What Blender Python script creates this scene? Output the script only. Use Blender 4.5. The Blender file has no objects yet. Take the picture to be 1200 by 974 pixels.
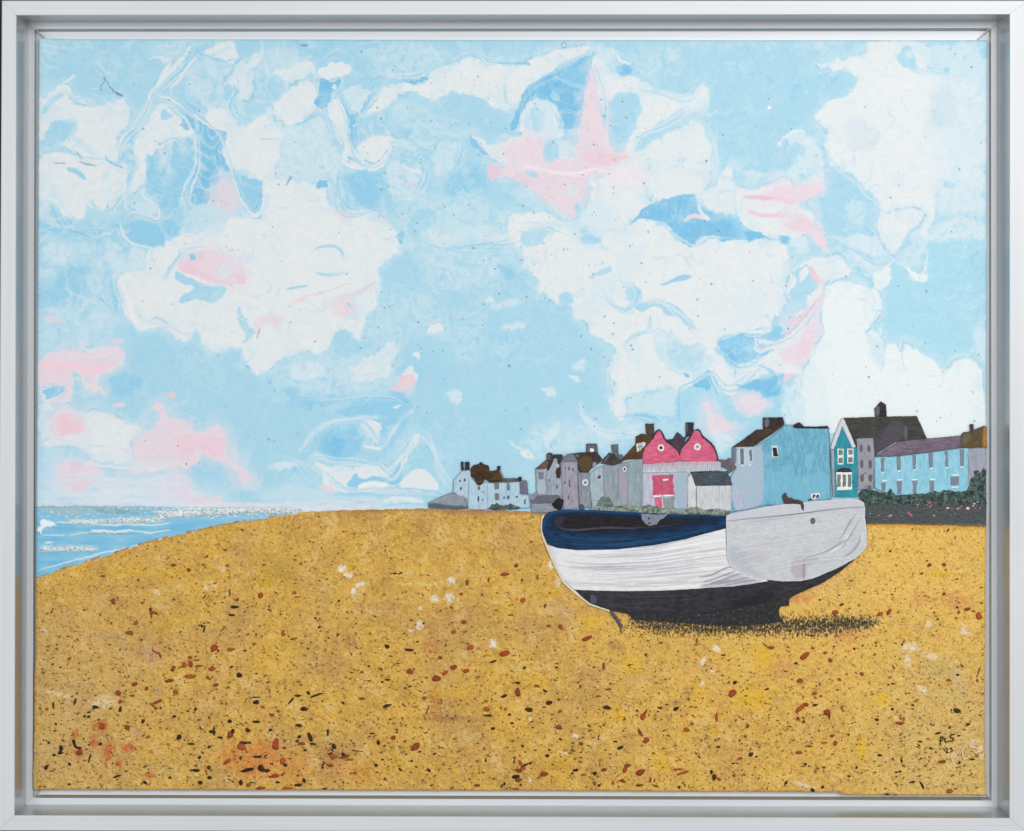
import math, random
import numpy as np
# ------------------------------------------------------------------ paint engine (numpy)
# Everything on the canvas is mixed here as paint: colour (sRGB 0-255) and paint thickness are
# computed for the vertices of each painted mesh; units are canvas units (1 unit = 0.7 mm).

def _perm(seed):
    r = np.random.RandomState(seed); p = r.permutation(256)
    return np.concatenate([p, p]), r.uniform(0, 2*math.pi, 256)
_PT = {}
def noise(x, y, seed=0):
    if seed not in _PT: _PT[seed] = _perm(seed)
    p, ang = _PT[seed]
    xi = np.floor(x).astype(np.int64); yi = np.floor(y).astype(np.int64)
    xf = x-xi; yf = y-yi; xi &= 255; yi &= 255
    u = xf*xf*xf*(xf*(xf*6-15)+10); v = yf*yf*yf*(yf*(yf*6-15)+10)
    def g(ix, iy, fx, fy):
        a = ang[p[p[ix & 255]+(iy & 255)]]
        return np.cos(a)*fx+np.sin(a)*fy
    a = g(xi, yi, xf, yf); b = g(xi+1, yi, xf-1, yf)
    c = g(xi, yi+1, xf, yf-1); d = g(xi+1, yi+1, xf-1, yf-1)
    return 1.5*((a+u*(b-a))+v*((c+u*(d-c))-(a+u*(b-a))))
def fbm(x, y, s, seed=0, oct=4, gain=.5):
    r = 0; a = 1; t = 0
    for k in range(oct):
        r = r+a*noise(x/s+k*17.3, y/s+k*9.1, seed+k); t += a; a *= gain; s /= 2.03
    return r/t
def sm(e0, e1, x):
    t = np.clip((x-e0)/(e1-e0), 0, 1); return t*t*(3-2*t)
def lin(c):
    c = np.clip(np.asarray(c, float)/255., 0, 1)
    return np.where(c <= .04045, c/12.92, ((c+.055)/1.055)**2.4)
def T(ox, oy, s, pts): return [(ox+x/s, oy+y/s) for x, y in pts]
def chaikin(pts, closed=True, n=2):
    p = np.array(pts, float)
    for _ in range(n):
        q = np.roll(p, -1, 0) if closed else p[1:]
        b = p if closed else p[:-1]
        m = np.empty((2*len(b), 2)); m[0::2] = .75*b+.25*q; m[1::2] = .25*b+.75*q
        p = m if closed else np.vstack([p[:1], m, p[-1:]])
    return p
def sdist(px, py, poly):
    """signed distance, positive inside"""
    d2 = np.full(px.shape, 1e18); ins = np.zeros(px.shape, bool)
    n = len(poly)
    for i in range(n):
        ax, ay = poly[i]; bx, by = poly[(i+1) % n]
        ex, ey = bx-ax, by-ay; wx, wy = px-ax, py-ay
        L = ex*ex+ey*ey
        if L < 1e-12: continue
        t = np.clip((wx*ex+wy*ey)/L, 0, 1)
        np.minimum(d2, (wx-ex*t)**2+(wy-ey*t)**2, out=d2)
        c = ((ay > py) != (by > py))
        if ey != 0: ins ^= c & (px < ex*(py-ay)/ey+ax)
    return np.where(ins, 1, -1)*np.sqrt(d2)

class Paint:
    def __init__(s, X, Y, base, seed=1, warp=True):
        s.X = X; s.Y = Y; n = len(X)
        s.c = np.empty((n, 3)); s.c[:] = base; s.h = np.zeros(n); s.seed = seed
        if warp:
            s.wx = 4.2*fbm(X, Y, 30, seed+50, 3)+2.6*fbm(X, Y, 7, seed+55, 3); s.wy = 4.2*fbm(X, Y, 30, seed+60, 3)+2.6*fbm(X, Y, 7, seed+65, 3)
            s.en = fbm(X+1.5*s.wx, Y+1.5*s.wy, 17, seed+75, 5, .6); s.e2 = fbm(X+3*s.wx, Y+3*s.wy, 24, seed+85, 4)
        else:
            s.en = s.e2 = np.zeros(n)
            s.wx = s.wy = np.zeros(n)
    def _sel(s, pts, m):
        p = np.asarray(pts); a = p.min(0)-m; b = p.max(0)+m
        return np.nonzero((s.X > a[0]) & (s.X < b[0]) & (s.Y > a[1]) & (s.Y < b[1]))[0]
    def mix(s, i, col, k):
        col = np.asarray(col, float); k = np.asarray(k, float); s.c[i] += (col-s.c[i])*(k[:, None] if k.ndim else k)
    def poly(s, pts, col, soft=1.2, op=1, w=1.2, mott=0, ms=9, smooth=1, rim=None, rw=1.6, h=0, halo=None, lip_shade=False):
        p = chaikin(pts, True, smooth) if smooth else np.array(pts, float)
        i = s._sel(p, soft+6+4*w+rw*2)
        if not len(i): return
        x = s.X[i]+w*s.wx[i]; y = s.Y[i]+w*s.wy[i]
        d = sdist(x, y, p)
        if w:
            big = min(1, np.ptp(p[:, 0])/60, np.ptp(p[:, 1])/60)
            d = d+s.en[i]*(9*big+1.5)*min(w, 1.2)
            if halo and big > .45:
                s.mix(i, halo, .5*sm(-16, 0, d+16*s.e2[i]))
        cov = np.clip(d/soft+.5, 0, 1); cov = cov*cov*(3-2*cov)
        if mott:
            n = fbm(s.X[i]+2*s.wx[i], s.Y[i]+2*s.wy[i], ms, s.seed+90, 4)
            cov = cov*np.clip(1-mott+(n*2.2+.5)*mott*1.4, 0, 1)
        if halo and w and big > .45 and lip_shade:   # shade beside the raised pour lip, painted as a thin bluer line outside the white
            s.mix(i, (146, 192, 216), np.exp(-((d+2.2)/1.1)**2)*.75*sm(-.05, .2, s.e2[i]))
        if rim is not None:
            s.mix(i, rim, np.exp(-(d/rw)**2)*.8)
        s.mix(i, col, cov*op)
        if w and halo and big > .45:
            s.mix(i, halo, .6*cov*sm(22, 2, d)*sm(-.05, .3, s.e2[i]))
        s.h[i] += h*cov
    def stroke(s, pts, wd, col, soft=1.0, op=1, w=.5, smooth=2, taper=True, h=0):
        p = chaikin(pts, False, smooth) if smooth else np.array(pts, float)
        i = s._sel(p, wd+soft+4*w+2)
        if not len(i): return
        x = s.X[i]+w*s.wx[i]; y = s.Y[i]+w*s.wy[i]
        best = np.full(len(i), 1e9); n = len(p)-1
        for k in range(n):
            ax, ay = p[k]; bx, by = p[k+1]; ex, ey = bx-ax, by-ay; L = ex*ex+ey*ey+1e-9
            t = np.clip(((x-ax)*ex+(y-ay)*ey)/L, 0, 1)
            q = (k+t)/n
            wl = wd/2*(np.sqrt(np.clip(np.sin(np.pi*np.clip(q, .02, .98)), .12, 1)) if taper else 1)
            np.minimum(best, np.hypot(x-ax-ex*t, y-ay-ey*t)-wl, out=best)
        cov = np.clip(.5-best/soft, 0, 1)*op
        s.mix(i, col, cov); s.h[i] += h*cov
    def dot(s, x, y, r, col, op=1, soft=.9, ring=None):
        i = np.nonzero((abs(s.X-x) < r+3) & (abs(s.Y-y) < r+3))[0]
        if not len(i): return
        d = np.hypot(s.X[i]-x, s.Y[i]-y)
        if ring is not None: s.mix(i, ring, np.clip(1-abs(d-r-.6)/1.0, 0, 1)*.6)
        s.mix(i, col, np.clip((r-d)/soft+.5, 0, 1)*op)
# ------------------------------------------------------------------ colours read off the canvas
W = (221, 227, 230); W2 = (225, 233, 235); B = (164, 209, 229); M = (138, 198, 229); D = (115, 185, 224)
L = (196, 221, 232); LL = (208, 225, 233); P = (226, 209, 219); P2 = (227, 199, 211); P3 = (228, 180, 194); BR = (166, 213, 231)

def paint_sky(X, Y):
    s = Paint(X, Y, B, 3)
    wx, wy = s.wx, s.wy
    # ground mixture of pale and mid blue
    n1 = fbm(X+5*wx, Y+5*wy, 90, 11, 5); n2 = fbm(X+3*wx, Y+3*wy, 30, 21, 5); n3 = fbm(X+2*wx, Y+wy, 9, 31, 3)
    al = np.arange(len(X))
    s.mix(al, L, sm(.0, .5, n1*.7+n2*.6+n3*.25)*.42)
    s.mix(al, M, sm(.12, .6, -n1*.8+n2*.5+n3*.2)*.40)
    A = lambda p: T(40, 40, 4, p); Bt = lambda p: T(320, 40, 4, p); C = lambda p: T(600, 40, 4, p); Dt = lambda p: T(870, 40, 4, p)
    E = lambda p: T(40, 240, 4, p); F = lambda p: T(320, 240, 4, p); G = lambda p: T(600, 240, 4, p); H = lambda p: T(870, 240, 4, p)
    I = lambda p: T(40, 440, 4, p); J = lambda p: T(320, 440, 4, p); K = lambda p: T(600, 400, 4, p)
    def PO(p, col, *a, **k):
        if col in (W, W2) and 'halo' not in k: k['halo'] = L if col == W else (206, 226, 234); k['lip_shade'] = True
        if col in (P, P2): k['w'] = k.get('w', 1.0); k['mott'] = k.get('mott', .14); k['halo'] = (222, 216, 226)
        if col == D: k['mott'] = k.get('mott', .14)
        s.poly(p, col, *a, **k)
    ST = s.stroke
    # ---------- broad soft zones
    PO(A([(480, 40), (760, 40), (760, 100), (560, 110)]), L, 12, .5)
    PO(A([(700, 180), (780, 100), (900, 130), (1000, 200), (1000, 340), (900, 350), (780, 340), (700, 280)]), L, 14, .75)
    PO(A([(1040, 60), (1200, 60), (1300, 230), (1180, 240), (1060, 200)]), L, 14, .7, mott=.5)
    PO(Bt([(0, 60), (170, 80), (230, 140), (0, 190)]), L, 10, .7, mott=.5)
    PO(Bt([(450, 60), (700, 50), (850, 70), (720, 170), (560, 220), (460, 180)]), L, 14, .8, mott=.5)
    PO(Bt([(560, 290), (700, 330), (860, 380), (980, 430), (880, 520), (700, 500), (560, 420)]), L, 20, .55, mott=.4)
    PO(Bt([(100, 380), (250, 370), (310, 560), (320, 660), (200, 700), (0, 690), (-60, 560), (0, 420)]), LL, 12, .9, mott=.35)
    PO(C([(640, 60), (820, 50), (780, 130), (640, 200), (560, 160)]), L, 14, .7, mott=.6)
    PO(E([(30, 120), (140, 100), (320, 130), (400, 200), (380, 320), (280, 300), (130, 260), (40, 190)]), L, 16, .55, mott=.7)
    PO(E([(0, 480), (180, 430), (400, 470), (420, 600), (300, 650), (0, 720)]), L, 20, .7, mott=.4)
    PO(F([(560, -60), (1100, -20), (1180, 150), (1100, 330), (900, 420), (760, 400), (640, 200)]), L, 24, .75, mott=.6)
    PO(F([(400, 440), (720, 400), (1000, 480), (1000, 700), (900, 760), (560, 640), (440, 620)]), L, 24, .6, mott=.7)
    PO(F([(0, 720), (300, 690), (560, 700), (640, 860), (400, 900), (0, 880)]), L, 16, .75, mott=.6)
    PO(G([(-60, 260), (130, 320), (260, 410), (120, 470), (-40, 420)]), B, 10, .7)
    PO(G([(-30, 440), (240, 400), (280, 540), (400, 650), (470, 700), (460, 820), (440, 1000), (-60, 1000)]), B, 16, .9)
    PO(K([(60, 420), (240, 360), (420, 420), (600, 380), (560, 480), (300, 520), (60, 560)]), L, 20, .8, mott=.6)
    PO(Dt([(900, 60), (1160, 40), (1160, 700), (1000, 700), (860, 760), (860, 500), (900, 300)]), (205, 226, 235), 20, .9, mott=.25)
    PO(J([(-100, 560), (0, 590), (300, 620), (500, 620), (720, 600), (620, 560), (300, 560), (100, 500)]), L, 14, .7)
    # ---------- the big clouds
    c1 = [(265, 165), (246, 150), (240, 130), (257, 126), (270, 132), (285, 152), (300, 140), (312, 132), (327, 122), (340, 104), (352, 96), (369, 96),
          (370, 122), (352, 140), (332, 146), (330, 165), (322, 190), (318, 214), (372, 214), (380, 230), (392, 246), (414, 250), (430, 246), (450, 256), (460, 272), (471, 290),
          (452, 302), (445, 320), (442, 336), (442, 352), (432, 360), (428, 372), (425, 385), (417, 401), (413, 386), (402, 384), (390, 395), (385, 412), (372, 417), (362, 408), (352, 412),
          (336, 415), (318, 425), (304, 441), (288, 426), (286, 402), (270, 407), (252, 411), (238, 404), (233, 388), (225, 387), (219, 398), (204, 393), (190, 382), (175, 385), (162, 388),
          (154, 375), (145, 356), (138, 336), (141, 322), (157, 317), (172, 312), (170, 294), (190, 288), (212, 277), (240, 272), (260, 262), (277, 252), (300, 258), (309, 228), (291, 194),
          (280, 200), (265, 200), (258, 178)]
    PO(c1, W, 1.6, w=.8, rim=(206, 226, 238), rw=2.5)
    PO(A([(20, 330), (60, 285), (120, 248), (158, 262), (150, 310), (210, 318), (270, 345), (330, 325), (400, 292), (435, 330), (440, 400), (430, 465), (400, 510), (380, 560), (385, 600),
          (430, 625), (445, 680), (440, 720), (400, 750), (350, 810), (300, 830), (250, 800), (235, 830), (190, 865), (130, 820), (90, 790), (20, 790)]), W, 1.6, mott=.12, rim=L)
    PO(A([(20, 510), (50, 475), (100, 412), (150, 400), (200, 400), (205, 470), (150, 500), (90, 535), (20, 560)]), B, 8, .95)
    PO(A([(20, 330), (160, 330), (160, 400), (20, 420)]), L, 8, .5, mott=.6)
    ST(A([(40, 370), (90, 300), (150, 275)]), 7, B, 2, .8)
    ST(A([(170, 325), (230, 330), (290, 345)]), 3, B, 2, .8)
    ST(A([(40, 555), (100, 540), (150, 545), (190, 560)]), 7, B, 2.5, .9)
    ST(A([(160, 632), (200, 640), (238, 682)]), 6, M, 2, .8)
    ST(A([(200, 500), (250, 540), (300, 580)]), 8, L, 4, .7)
    ST(A([(330, 570), (350, 600), (420, 628)]), 3, M, 1, .9)
    PO(A([(310, 640), (350, 640), (350, 690), (320, 690)]), L, 4, .7)
    PO(A([(30, 700), (120, 690), (130, 800), (30, 790)]), LL, 8, .8, mott=.5)
    PO(A([(545, 380), (590, 330), (640, 350), (670, 390), (730, 430), (755, 475), (690, 490), (640, 510), (640, 580), (600, 620), (545, 560), (540, 640), (500, 720), (440, 745), (470, 660), (482, 600), (455, 545), (480, 470)]), W, 1.5, w=.7, mott=.1, rim=L)
    PO(A([(590, 350), (620, 355), (650, 390), (640, 380), (600, 420)]), B, 3, .9)
    PO(A([(545, 560), (640, 500), (740, 500), (760, 600), (740, 680), (690, 740), (690, 800), (640, 840), (600, 830), (590, 770), (520, 720), (530, 620)]), M, 4, .75, mott=.3)
    ST(A([(640, 520), (620, 570), (580, 625)]), 9, L, 5, .8)
    PO(A([(690, 370), (760, 400), (830, 430), (890, 450), (905, 480), (878, 520), (870, 600), (870, 700), (800, 720), (740, 740), (760, 650), (755, 540), (750, 470), (700, 430)]), D, 2.5, .82)
    PO(A([(740, 730), (800, 715), (825, 745), (815, 790), (760, 808), (730, 790)]), D, 1.5, .8, rim=W)
    ST(A([(870, 560), (880, 600), (910, 640)]), 6, D, 1.5, .8)
    PO(A([(860, 680), (940, 690), (970, 760), (940, 830), (860, 840), (830, 790)]), P, 8, .6)
    PO(A([(720, 830), (830, 800), (940, 850), (860, 910), (720, 950), (680, 900)]), L, 6, .8, mott=.3)
    PO(A([(955, 640), (1000, 660), (1075, 720), (1080, 800), (1060, 865), (1020, 850), (985, 780)]), M, 2, .8, rim=(198, 222, 235), rw=3.5)
    ST(A([(940, 645), (975, 740), (1010, 830), (1040, 862), (1075, 800), (1078, 740)]), 4, W, 1.2, .9)
    ST(A([(945, 650), (985, 760), (1020, 835)]), 3.4, M, 1.2, .8)
    for q in ([(735, 60), (690, 115), (650, 160), (600, 215), (572, 248)], [(640, 130), (605, 190), (575, 245)]): ST(A(q), 5, W, 1.5, .95)
    ST(A([(770, 100), (720, 150), (690, 205), (640, 255)]), 4, W, 1.5, .85)
    ST(A([(640, 120), (600, 190), (570, 245), (530, 290), (552, 320), (540, 365), (490, 430), (430, 462), (398, 520), (385, 590)]), 2.6, W, 1, .95)
    ST(A([(590, 295), (650, 310), (700, 345), (760, 395), (830, 430), (890, 450)]), 3.6, W, 1, .95)
    ST(A([(560, 340), (620, 330), (690, 370), (740, 450), (770, 560), (775, 650), (740, 710), (730, 800)]), 2.2, W, 1, .85)
    ST(A([(755, 500), (765, 620), (700, 720), (690, 790)]), 3, (210, 228, 238), 1.4, .8)
    ST(A([(480, 460), (440, 540), (400, 600)]), 9, B, 2, .7)
    ST(A([(470, 600), (460, 660), (440, 700)]), 6, M, 2, .5)
    PO(A([(770, 75), (860, 45), (900, 35), (960, 60), (955, 110), (920, 150), (860, 110), (800, 115)]), W, 2, .9, rim=B)
    ST(A([(770, 90), (830, 110), (940, 150)]), 3, B, 1, 1)
    ST(A([(830, 105), (870, 80), (920, 60)]), 4, L, 1, .9)
    PO(A([(960, 130), (1010, 140), (1040, 200), (1030, 290), (990, 310), (920, 300), (920, 230), (890, 260), (930, 180)]), W, 3, .8, mott=.3)
    PO(A([(1000, 110), (1060, 90), (1080, 120), (1020, 160)]), W, 2, .8)
    PO(A([(890, 260), (910, 225), (940, 240), (935, 290), (900, 310)]), M, 3, .6)
    PO(A([(900, 350), (960, 330), (990, 380), (960, 420), (900, 400)]), L, 5, .8, mott=.4)
    PO(A([(530, 105), (640, 95), (650, 115), (540, 118)]), W, 2, .7)
    ST(A([(620, 95), (690, 75), (690, 45)]), 2, W, 1, .6)
    ST(A([(130, 240), (160, 210), (190, 195)]), 3, W, 1.4, .9)
    ST(A([(240, 300), (260, 320), (270, 350)]), 1, L, 1, .5)
    ST(A([(1060, 495), (1100, 492), (1145, 496)]), 2, B, 1, .9)
    ST(A([(1180, 710), (1210, 670)]), 2.5, (120, 170, 200), 1, .9)
    ST(A([(560, 500), (600, 515), (640, 490), (690, 485)]), 2, B, 1, .9)
    ST(A([(1050, 410), (1120, 360), (1170, 300)]), 3, W, 2, .9)
    ST(A([(1120, 380), (1160, 420), (1230, 470)]), 2, L, 1, .9)
    ST(A([(1100, 420), (1170, 440), (1260, 480)]), 3, LL, 1, .9)
    ST(A([(270, 780), (285, 815), (330, 838)]), 5, B, 1.5, .9)
    ST(A([(425, 750), (425, 830), (520, 845), (580, 880), (592, 830), (560, 790), (505, 760), (510, 720)]), 2.6, W, 1, .9)
    PO(A([(440, 770), (540, 780), (580, 830), (570, 870), (480, 840)]), L, 3, .9)
    ST(A([(455, 860), (480, 838), (520, 852), (580, 878)]), 1.2, (150, 155, 165), .8, .7)
    # left blues under cloud 2 (E)
    PO(E([(20, 60), (140, 55), (210, 90), (190, 120), (340, 130), (390, 160), (300, 180), (160, 150), (20, 130)]), M, 6, .75, mott=.4)
    PO(E([(40, 180), (150, 200), (170, 250), (120, 290), (40, 280)]), LL, 6, .8, mott=.5)
    PO(E([(20, 290), (100, 290), (110, 360), (20, 370)]), LL, 6, .6, mott=.4)
    PO(E([(110, 290), (240, 270), (270, 360), (210, 440), (120, 480), (20, 480), (20, 400), (100, 370)]), M, 10, .6, mott=.3)
    PO(E([(415, 110), (470, 70), (560, 75), (620, 130), (600, 200), (500, 190), (430, 160)]), M, 3, .85)
    PO(E([(600, 60), (680, 90), (690, 140), (620, 150)]), M, 4, .7)
    ST(E([(405, 80), (405, 130), (460, 190), (560, 205)]), 2.6, W, 1.2, .9)
    ST(E([(360, 350), (375, 430), (385, 500)]), 5, M, 3, .8)
    ST(E([(260, 380), (290, 400), (325, 450)]), 3.4, (130, 180, 210), 1.5, .8)
    ST(E([(140, 390), (220, 440), (330, 460)]), 3, L, 2, .6)
    ST(E([(400, 330), (440, 460), (480, 560)]), 3.5, (238, 226, 232), 1.5, .9)
    PO(E([(320, 150), (380, 130), (360, 170), (420, 200), (440, 300), (400, 330), (340, 260)]), L, 6, .7, mott=.4)
    PO(E([(440, 190), (530, 210), (520, 290), (450, 300)]), LL, 6, .8)
    PO(E([(30, 525), (110, 530), (170, 545), (120, 560), (30, 545)]), P, 3, .7)
    ST(E([(20, 500), (60, 490), (100, 480)]), 2, P, 2, .6)
    ST(E([(220, 670), (280, 690), (330, 665)]), 3, W, 2, .7)
    # details inside cloud 1
    PO(E([(670, 285), (700, 240), (760, 215), (860, 220), (940, 260), (985, 310), (998, 350), (985, 378), (900, 370), (800, 350), (710, 320)]), P2, 1.2, .85, w=.3)
    PO(E([(770, 240), (860, 225), (930, 270), (920, 330), (870, 350), (800, 320)]), P, 4, .8)
    PO(E([(870, 280), (935, 285), (925, 330), (880, 345)]), LL, 3, .8)
    ST(E([(680, 300), (760, 320), (830, 350), (900, 370)]), 7, P2, 1.4, .6, w=.3)
    ST(E([(700, 330), (760, 350), (800, 365)]), 2.4, (238, 225, 230), 1, .9)
    PO(E([(725, 230), (760, 228), (770, 255), (745, 268), (722, 250)]), M, 1.5, 1)
    PO(E([(655, 345), (665, 305), (700, 335), (780, 365), (830, 375), (895, 380), (890, 420), (830, 465), (780, 445), (720, 455), (670, 462), (690, 430), (745, 400), (740, 380), (700, 370)]), B, 1.4, 1, w=.4)
    ST(E([(615, 350), (640, 290), (690, 225)]), 3.5, B, 1.4, .9)
    ST(E([(540, 540), (580, 525), (630, 560)]), 3, B, 2, .7)
    ST(E([(560, 560), (590, 550), (640, 600)]), 4, P, 2, .7)
    PO(E([(470, 480), (520, 480), (520, 530), (480, 530)]), L, 5, .5)
    PO(E([(900, 205), (940, 205), (925, 218)]), B, 1.5, .8); PO(E([(960, 230), (1020, 230), (1030, 265), (980, 265)]), LL, 5, .7)
    PO(E([(940, 470), (985, 540), (1040, 590), (1020, 620), (990, 640), (985, 600), (960, 560)]), B, 2, .85)
    PO(E([(1000, 550), (1060, 510), (1130, 505), (1170, 530), (1150, 560), (1080, 550), (1050, 600)]), P, 4, .8, mott=.3)
    ST(E([(1055, 580), (1045, 630)]), 2.5, (185, 170, 195), 1, .8)
    ST(E([(1060, 780), (1070, 790)]), 5, L, 2, .8)
    PO(E([(990, 740), (1010, 780), (990, 770)]), M, 2, .9)
    ST(F([(195, 210), (240, 192), (290, 190), (325, 215), (328, 235)]), 3.5, B, 1.2, 1)
    ST(F([(200, 320), (260, 335), (350, 318)]), 5, L, 2, 1); ST(F([(200, 318), (240, 332), (300, 325)]), 2, B, 1, 1)
    ST(F([(62, 397), (110, 388), (160, 380)]), 3, B, 1.2, 1)
    ST(F([(90, 462), (150, 430), (230, 415), (310, 385), (370, 365)]), 2.2, P, 1.2, 1); PO(F([(85, 460), (150, 425), (150, 455), (110, 468)]), P, 2, 1)
    PO(F([(265, 510), (310, 440), (370, 420), (400, 460), (380, 510), (310, 525)]), P, 2.5, .9, mott=.3)
    ST(F([(200, 515), (270, 480), (330, 440), (400, 400), (470, 375), (490, 400)]), 2.4, P, 1, .9)
    ST(F([(370, 480), (380, 440), (440, 390)]), 5, L, 2, .9); ST(F([(345, 460), (365, 485)]), 3, B, 1, .9)
    PO(F([(440, 440), (480, 430), (490, 470), (440, 475)]), W, 2, 1)
    PO(F([(0, 500), (30, 530), (40, 580), (0, 590)]), P, 4, .7)
    PO(Bt([(270, 820), (360, 815), (390, 850), (330, 890)]), P, 6, .7); PO(Bt([(490, 840), (560, 870), (520, 890)]), P, 4, .5)
    # ---------- B tile
    PO(Bt([(0, 170), (80, 150), (160, 120), (210, 145), (200, 200), (110, 210), (0, 205)]), W, 3, .9, mott=.1)
    PO(Bt([(200, 175), (270, 145), (375, 155), (378, 190), (320, 205), (230, 210)]), W, 1.6)
    PO(Bt([(0, 350), (40, 285), (100, 235), (160, 205), (205, 220), (200, 330), (180, 380), (100, 430), (0, 400)]), W, 2, .95, mott=.1)
    ST(Bt([(100, 430), (160, 400), (195, 365)]), 2, M, 1, .8)
    PO(Bt([(225, 215), (250, 205), (270, 230), (320, 205), (318, 250), (290, 265), (275, 310), (250, 355), (200, 350), (190, 310), (220, 280)]), D, 1.2, .95, rim=W, w=.6)
    PO(Bt([(280, 240), (300, 235), (300, 260), (285, 258)]), LL, 1.5, 1)
    PO(Bt([(320, 260), (440, 250), (460, 290), (430, 340), (400, 370), (360, 340)]), LL, 3, .9, mott=.2)
    PO(Bt([(300, 290), (340, 350), (350, 420), (345, 500), (375, 560), (400, 600), (330, 600), (310, 520), (280, 430), (250, 360)]), W, 1.5, .95)
    PO(Bt([(320, 310), (350, 370), (400, 380), (440, 300), (480, 270), (490, 300), (430, 360), (420, 430), (410, 500), (430, 520), (380, 550), (355, 490), (358, 420)]), D, 1.4, .85, w=.6)
    ST(Bt([(370, 430), (400, 425), (410, 400), (405, 350)]), 2.4, W, .9, 1)
    ST(Bt([(400, 420), (450, 350), (500, 300), (545, 265)]), 4, W, 1.3, 1)
    PO(Bt([(380, 620), (360, 590), (400, 520), (440, 490), (500, 470), (575, 480), (560, 530), (525, 610), (470, 635), (400, 628)]), W, 1.4, 1, w=.5, rim=L)
    ST(Bt([(320, 590), (360, 622), (460, 635), (520, 612)]), 4, W, 1.2, 1)
    ST(Bt([(430, 590), (450, 600), (480, 612)]), 2.5, M, 1, .9); ST(Bt([(350, 580), (400, 600)]), 4, M, 1.5, .8)
    PO(Bt([(470, 300), (540, 240), (660, 235), (720, 240), (740, 180), (780, 150), (830, 135), (870, 130), (910, 95), (960, 110), (980, 125), (1060, 130), (1110, 148), (1220, 145), (1300, 100), (1300, 190), (1230, 240), (1190, 270), (1155, 300),
             (1140, 345), (1070, 360), (1020, 345), (990, 305), (930, 280), (860, 265), (820, 255), (805, 300), (750, 310), (700, 290), (640, 270), (570, 285), (550, 330), (480, 360), (440, 390)]), W, 1.6, 1, w=.7, rim=L, rw=2)
    PO(Bt([(600, 215), (690, 200), (735, 205), (725, 230), (640, 225)]), D, 1.3, .9)
    ST(Bt([(1010, 130), (1110, 140), (1200, 130)]), 2, D, 1, .9)
    ST(Bt([(860, 130), (920, 100), (980, 115)]), 2, M, 1.2, .7)
    PO(Bt([(810, 270), (870, 280), (960, 290), (1010, 320), (1030, 355), (1090, 362), (1140, 350), (1120, 440), (1060, 470), (960, 420), (860, 390), (800, 350)]), B, 4, .9)
    PO(Bt([(1110, 460), (1130, 400), (1155, 320), (1195, 255), (1230, 280), (1180, 360), (1150, 430)]), D, 1.4, .9)
    PO(Bt([(930, 490), (945, 478), (1000, 520), (1050, 530), (1120, 480), (1200, 440), (1260, 500), (1260, 600), (1160, 620), (1060, 600), (1010, 560)]), W, 2, .9)
    PO(Bt([(905, 490), (930, 490), (1000, 545), (995, 575), (950, 550)]), D, 2, .7)
    PO(Bt([(380, 400), (470, 390), (560, 370), (570, 470), (440, 480), (410, 500)]), B, 5, .9)
    PO(Bt([(340, 640), (500, 640), (520, 700), (500, 800), (420, 820), (370, 760), (350, 700)]), M, 5, .8, mott=.3)
    PO(Bt([(200, 680), (255, 690), (250, 725), (205, 735)]), D, 1.5, .85, rim=W)
    PO(Bt([(250, 640), (320, 650), (330, 800), (290, 800), (250, 740)]), L, 4, .9, mott=.6); ST(Bt([(310, 650), (300, 720), (320, 790), (380, 830)]), 2, M, 1, .8)
    PO(Bt([(520, 640), (620, 600), (720, 640), (720, 720), (640, 780), (540, 780)]), LL, 5, .85, mott=.5); ST(Bt([(610, 610), (640, 640), (700, 650), (710, 690)]), 4, W, 1.4, .8)
    PO(Bt([(620, 690), (650, 690), (650, 715), (625, 722)]), P2, 3, .7)
    PO(Bt([(560, 480), (640, 500), (690, 530), (620, 540), (560, 530)]), L, 4, .9)
    PO(Bt([(740, 560), (820, 490), (900, 490), (890, 580), (820, 660), (740, 660)]), LL, 6, .7, mott=.3)
    PO(Bt([(780, 740), (840, 660), (900, 640), (980, 620), (1010, 700), (960, 720), (860, 760)]), M, 8, .75, mott=.5)
    PO(Bt([(640, 810), (760, 820), (780, 870), (690, 920), (680, 960), (640, 960)]), B, 4, .95)
    PO(F([(560, 155), (585, 125), (620, 130), (610, 180), (580, 190)]), D, 2, .8)
    PO(F([(630, 90), (690, 60), (680, 150), (640, 160)]), B, 4, .9)
    PO(F([(520, 290), (600, 250), (670, 290), (690, 370), (640, 420), (560, 420), (510, 360)]), B, 3, 1)
    PO(F([(760, 400), (830, 390), (950, 440), (930, 490), (820, 500), (780, 470)]), B, 4, .9)
    PO(F([(1040, 290), (1080, 275), (1140, 300), (1130, 345), (1070, 345)]), M, 3, .6)
    PO(F([(270, 640), (300, 590), (350, 580), (385, 620), (400, 660), (370, 720), (300, 720)]), B, 2, 1)
    PO(F([(1010, 520), (1080, 500), (1200, 400), (1260, 500), (1240, 640), (1180, 700), (1060, 690), (1010, 620)]), B, 8, .85)
    PO(F([(600, 620), (760, 610), (850, 660), (840, 760), (720, 800), (640, 740)]), B, 8, .8)
    PO(F([(880, 760), (1200, 740), (1260, 960), (900, 1000), (860, 860)]), B, 10, .8)
    PO(F([(660, 700), (690, 695), (692, 720), (670, 727)]), W, 1.3, .95)
    PO(F([(720, 570), (790, 565), (790, 600), (735, 610)]), W, 2.5, .9); PO(F([(985, 450), (1030, 425), (1050, 460), (1000, 470)]), W, 3, .9)
    PO(F([(1095, 30), (1160, 30), (1260, 60), (1260, 110), (1160, 110), (1110, 90)]), W, 4, .95)
    PO(F([(1160, 220), (1240, 230), (1260, 290), (1180, 260)]), W, 4, .8); PO(F([(940, 170), (1060, 120), (1160, 140), (1120, 200), (1000, 200)]), W, 8, .6, mott=.3)
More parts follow.
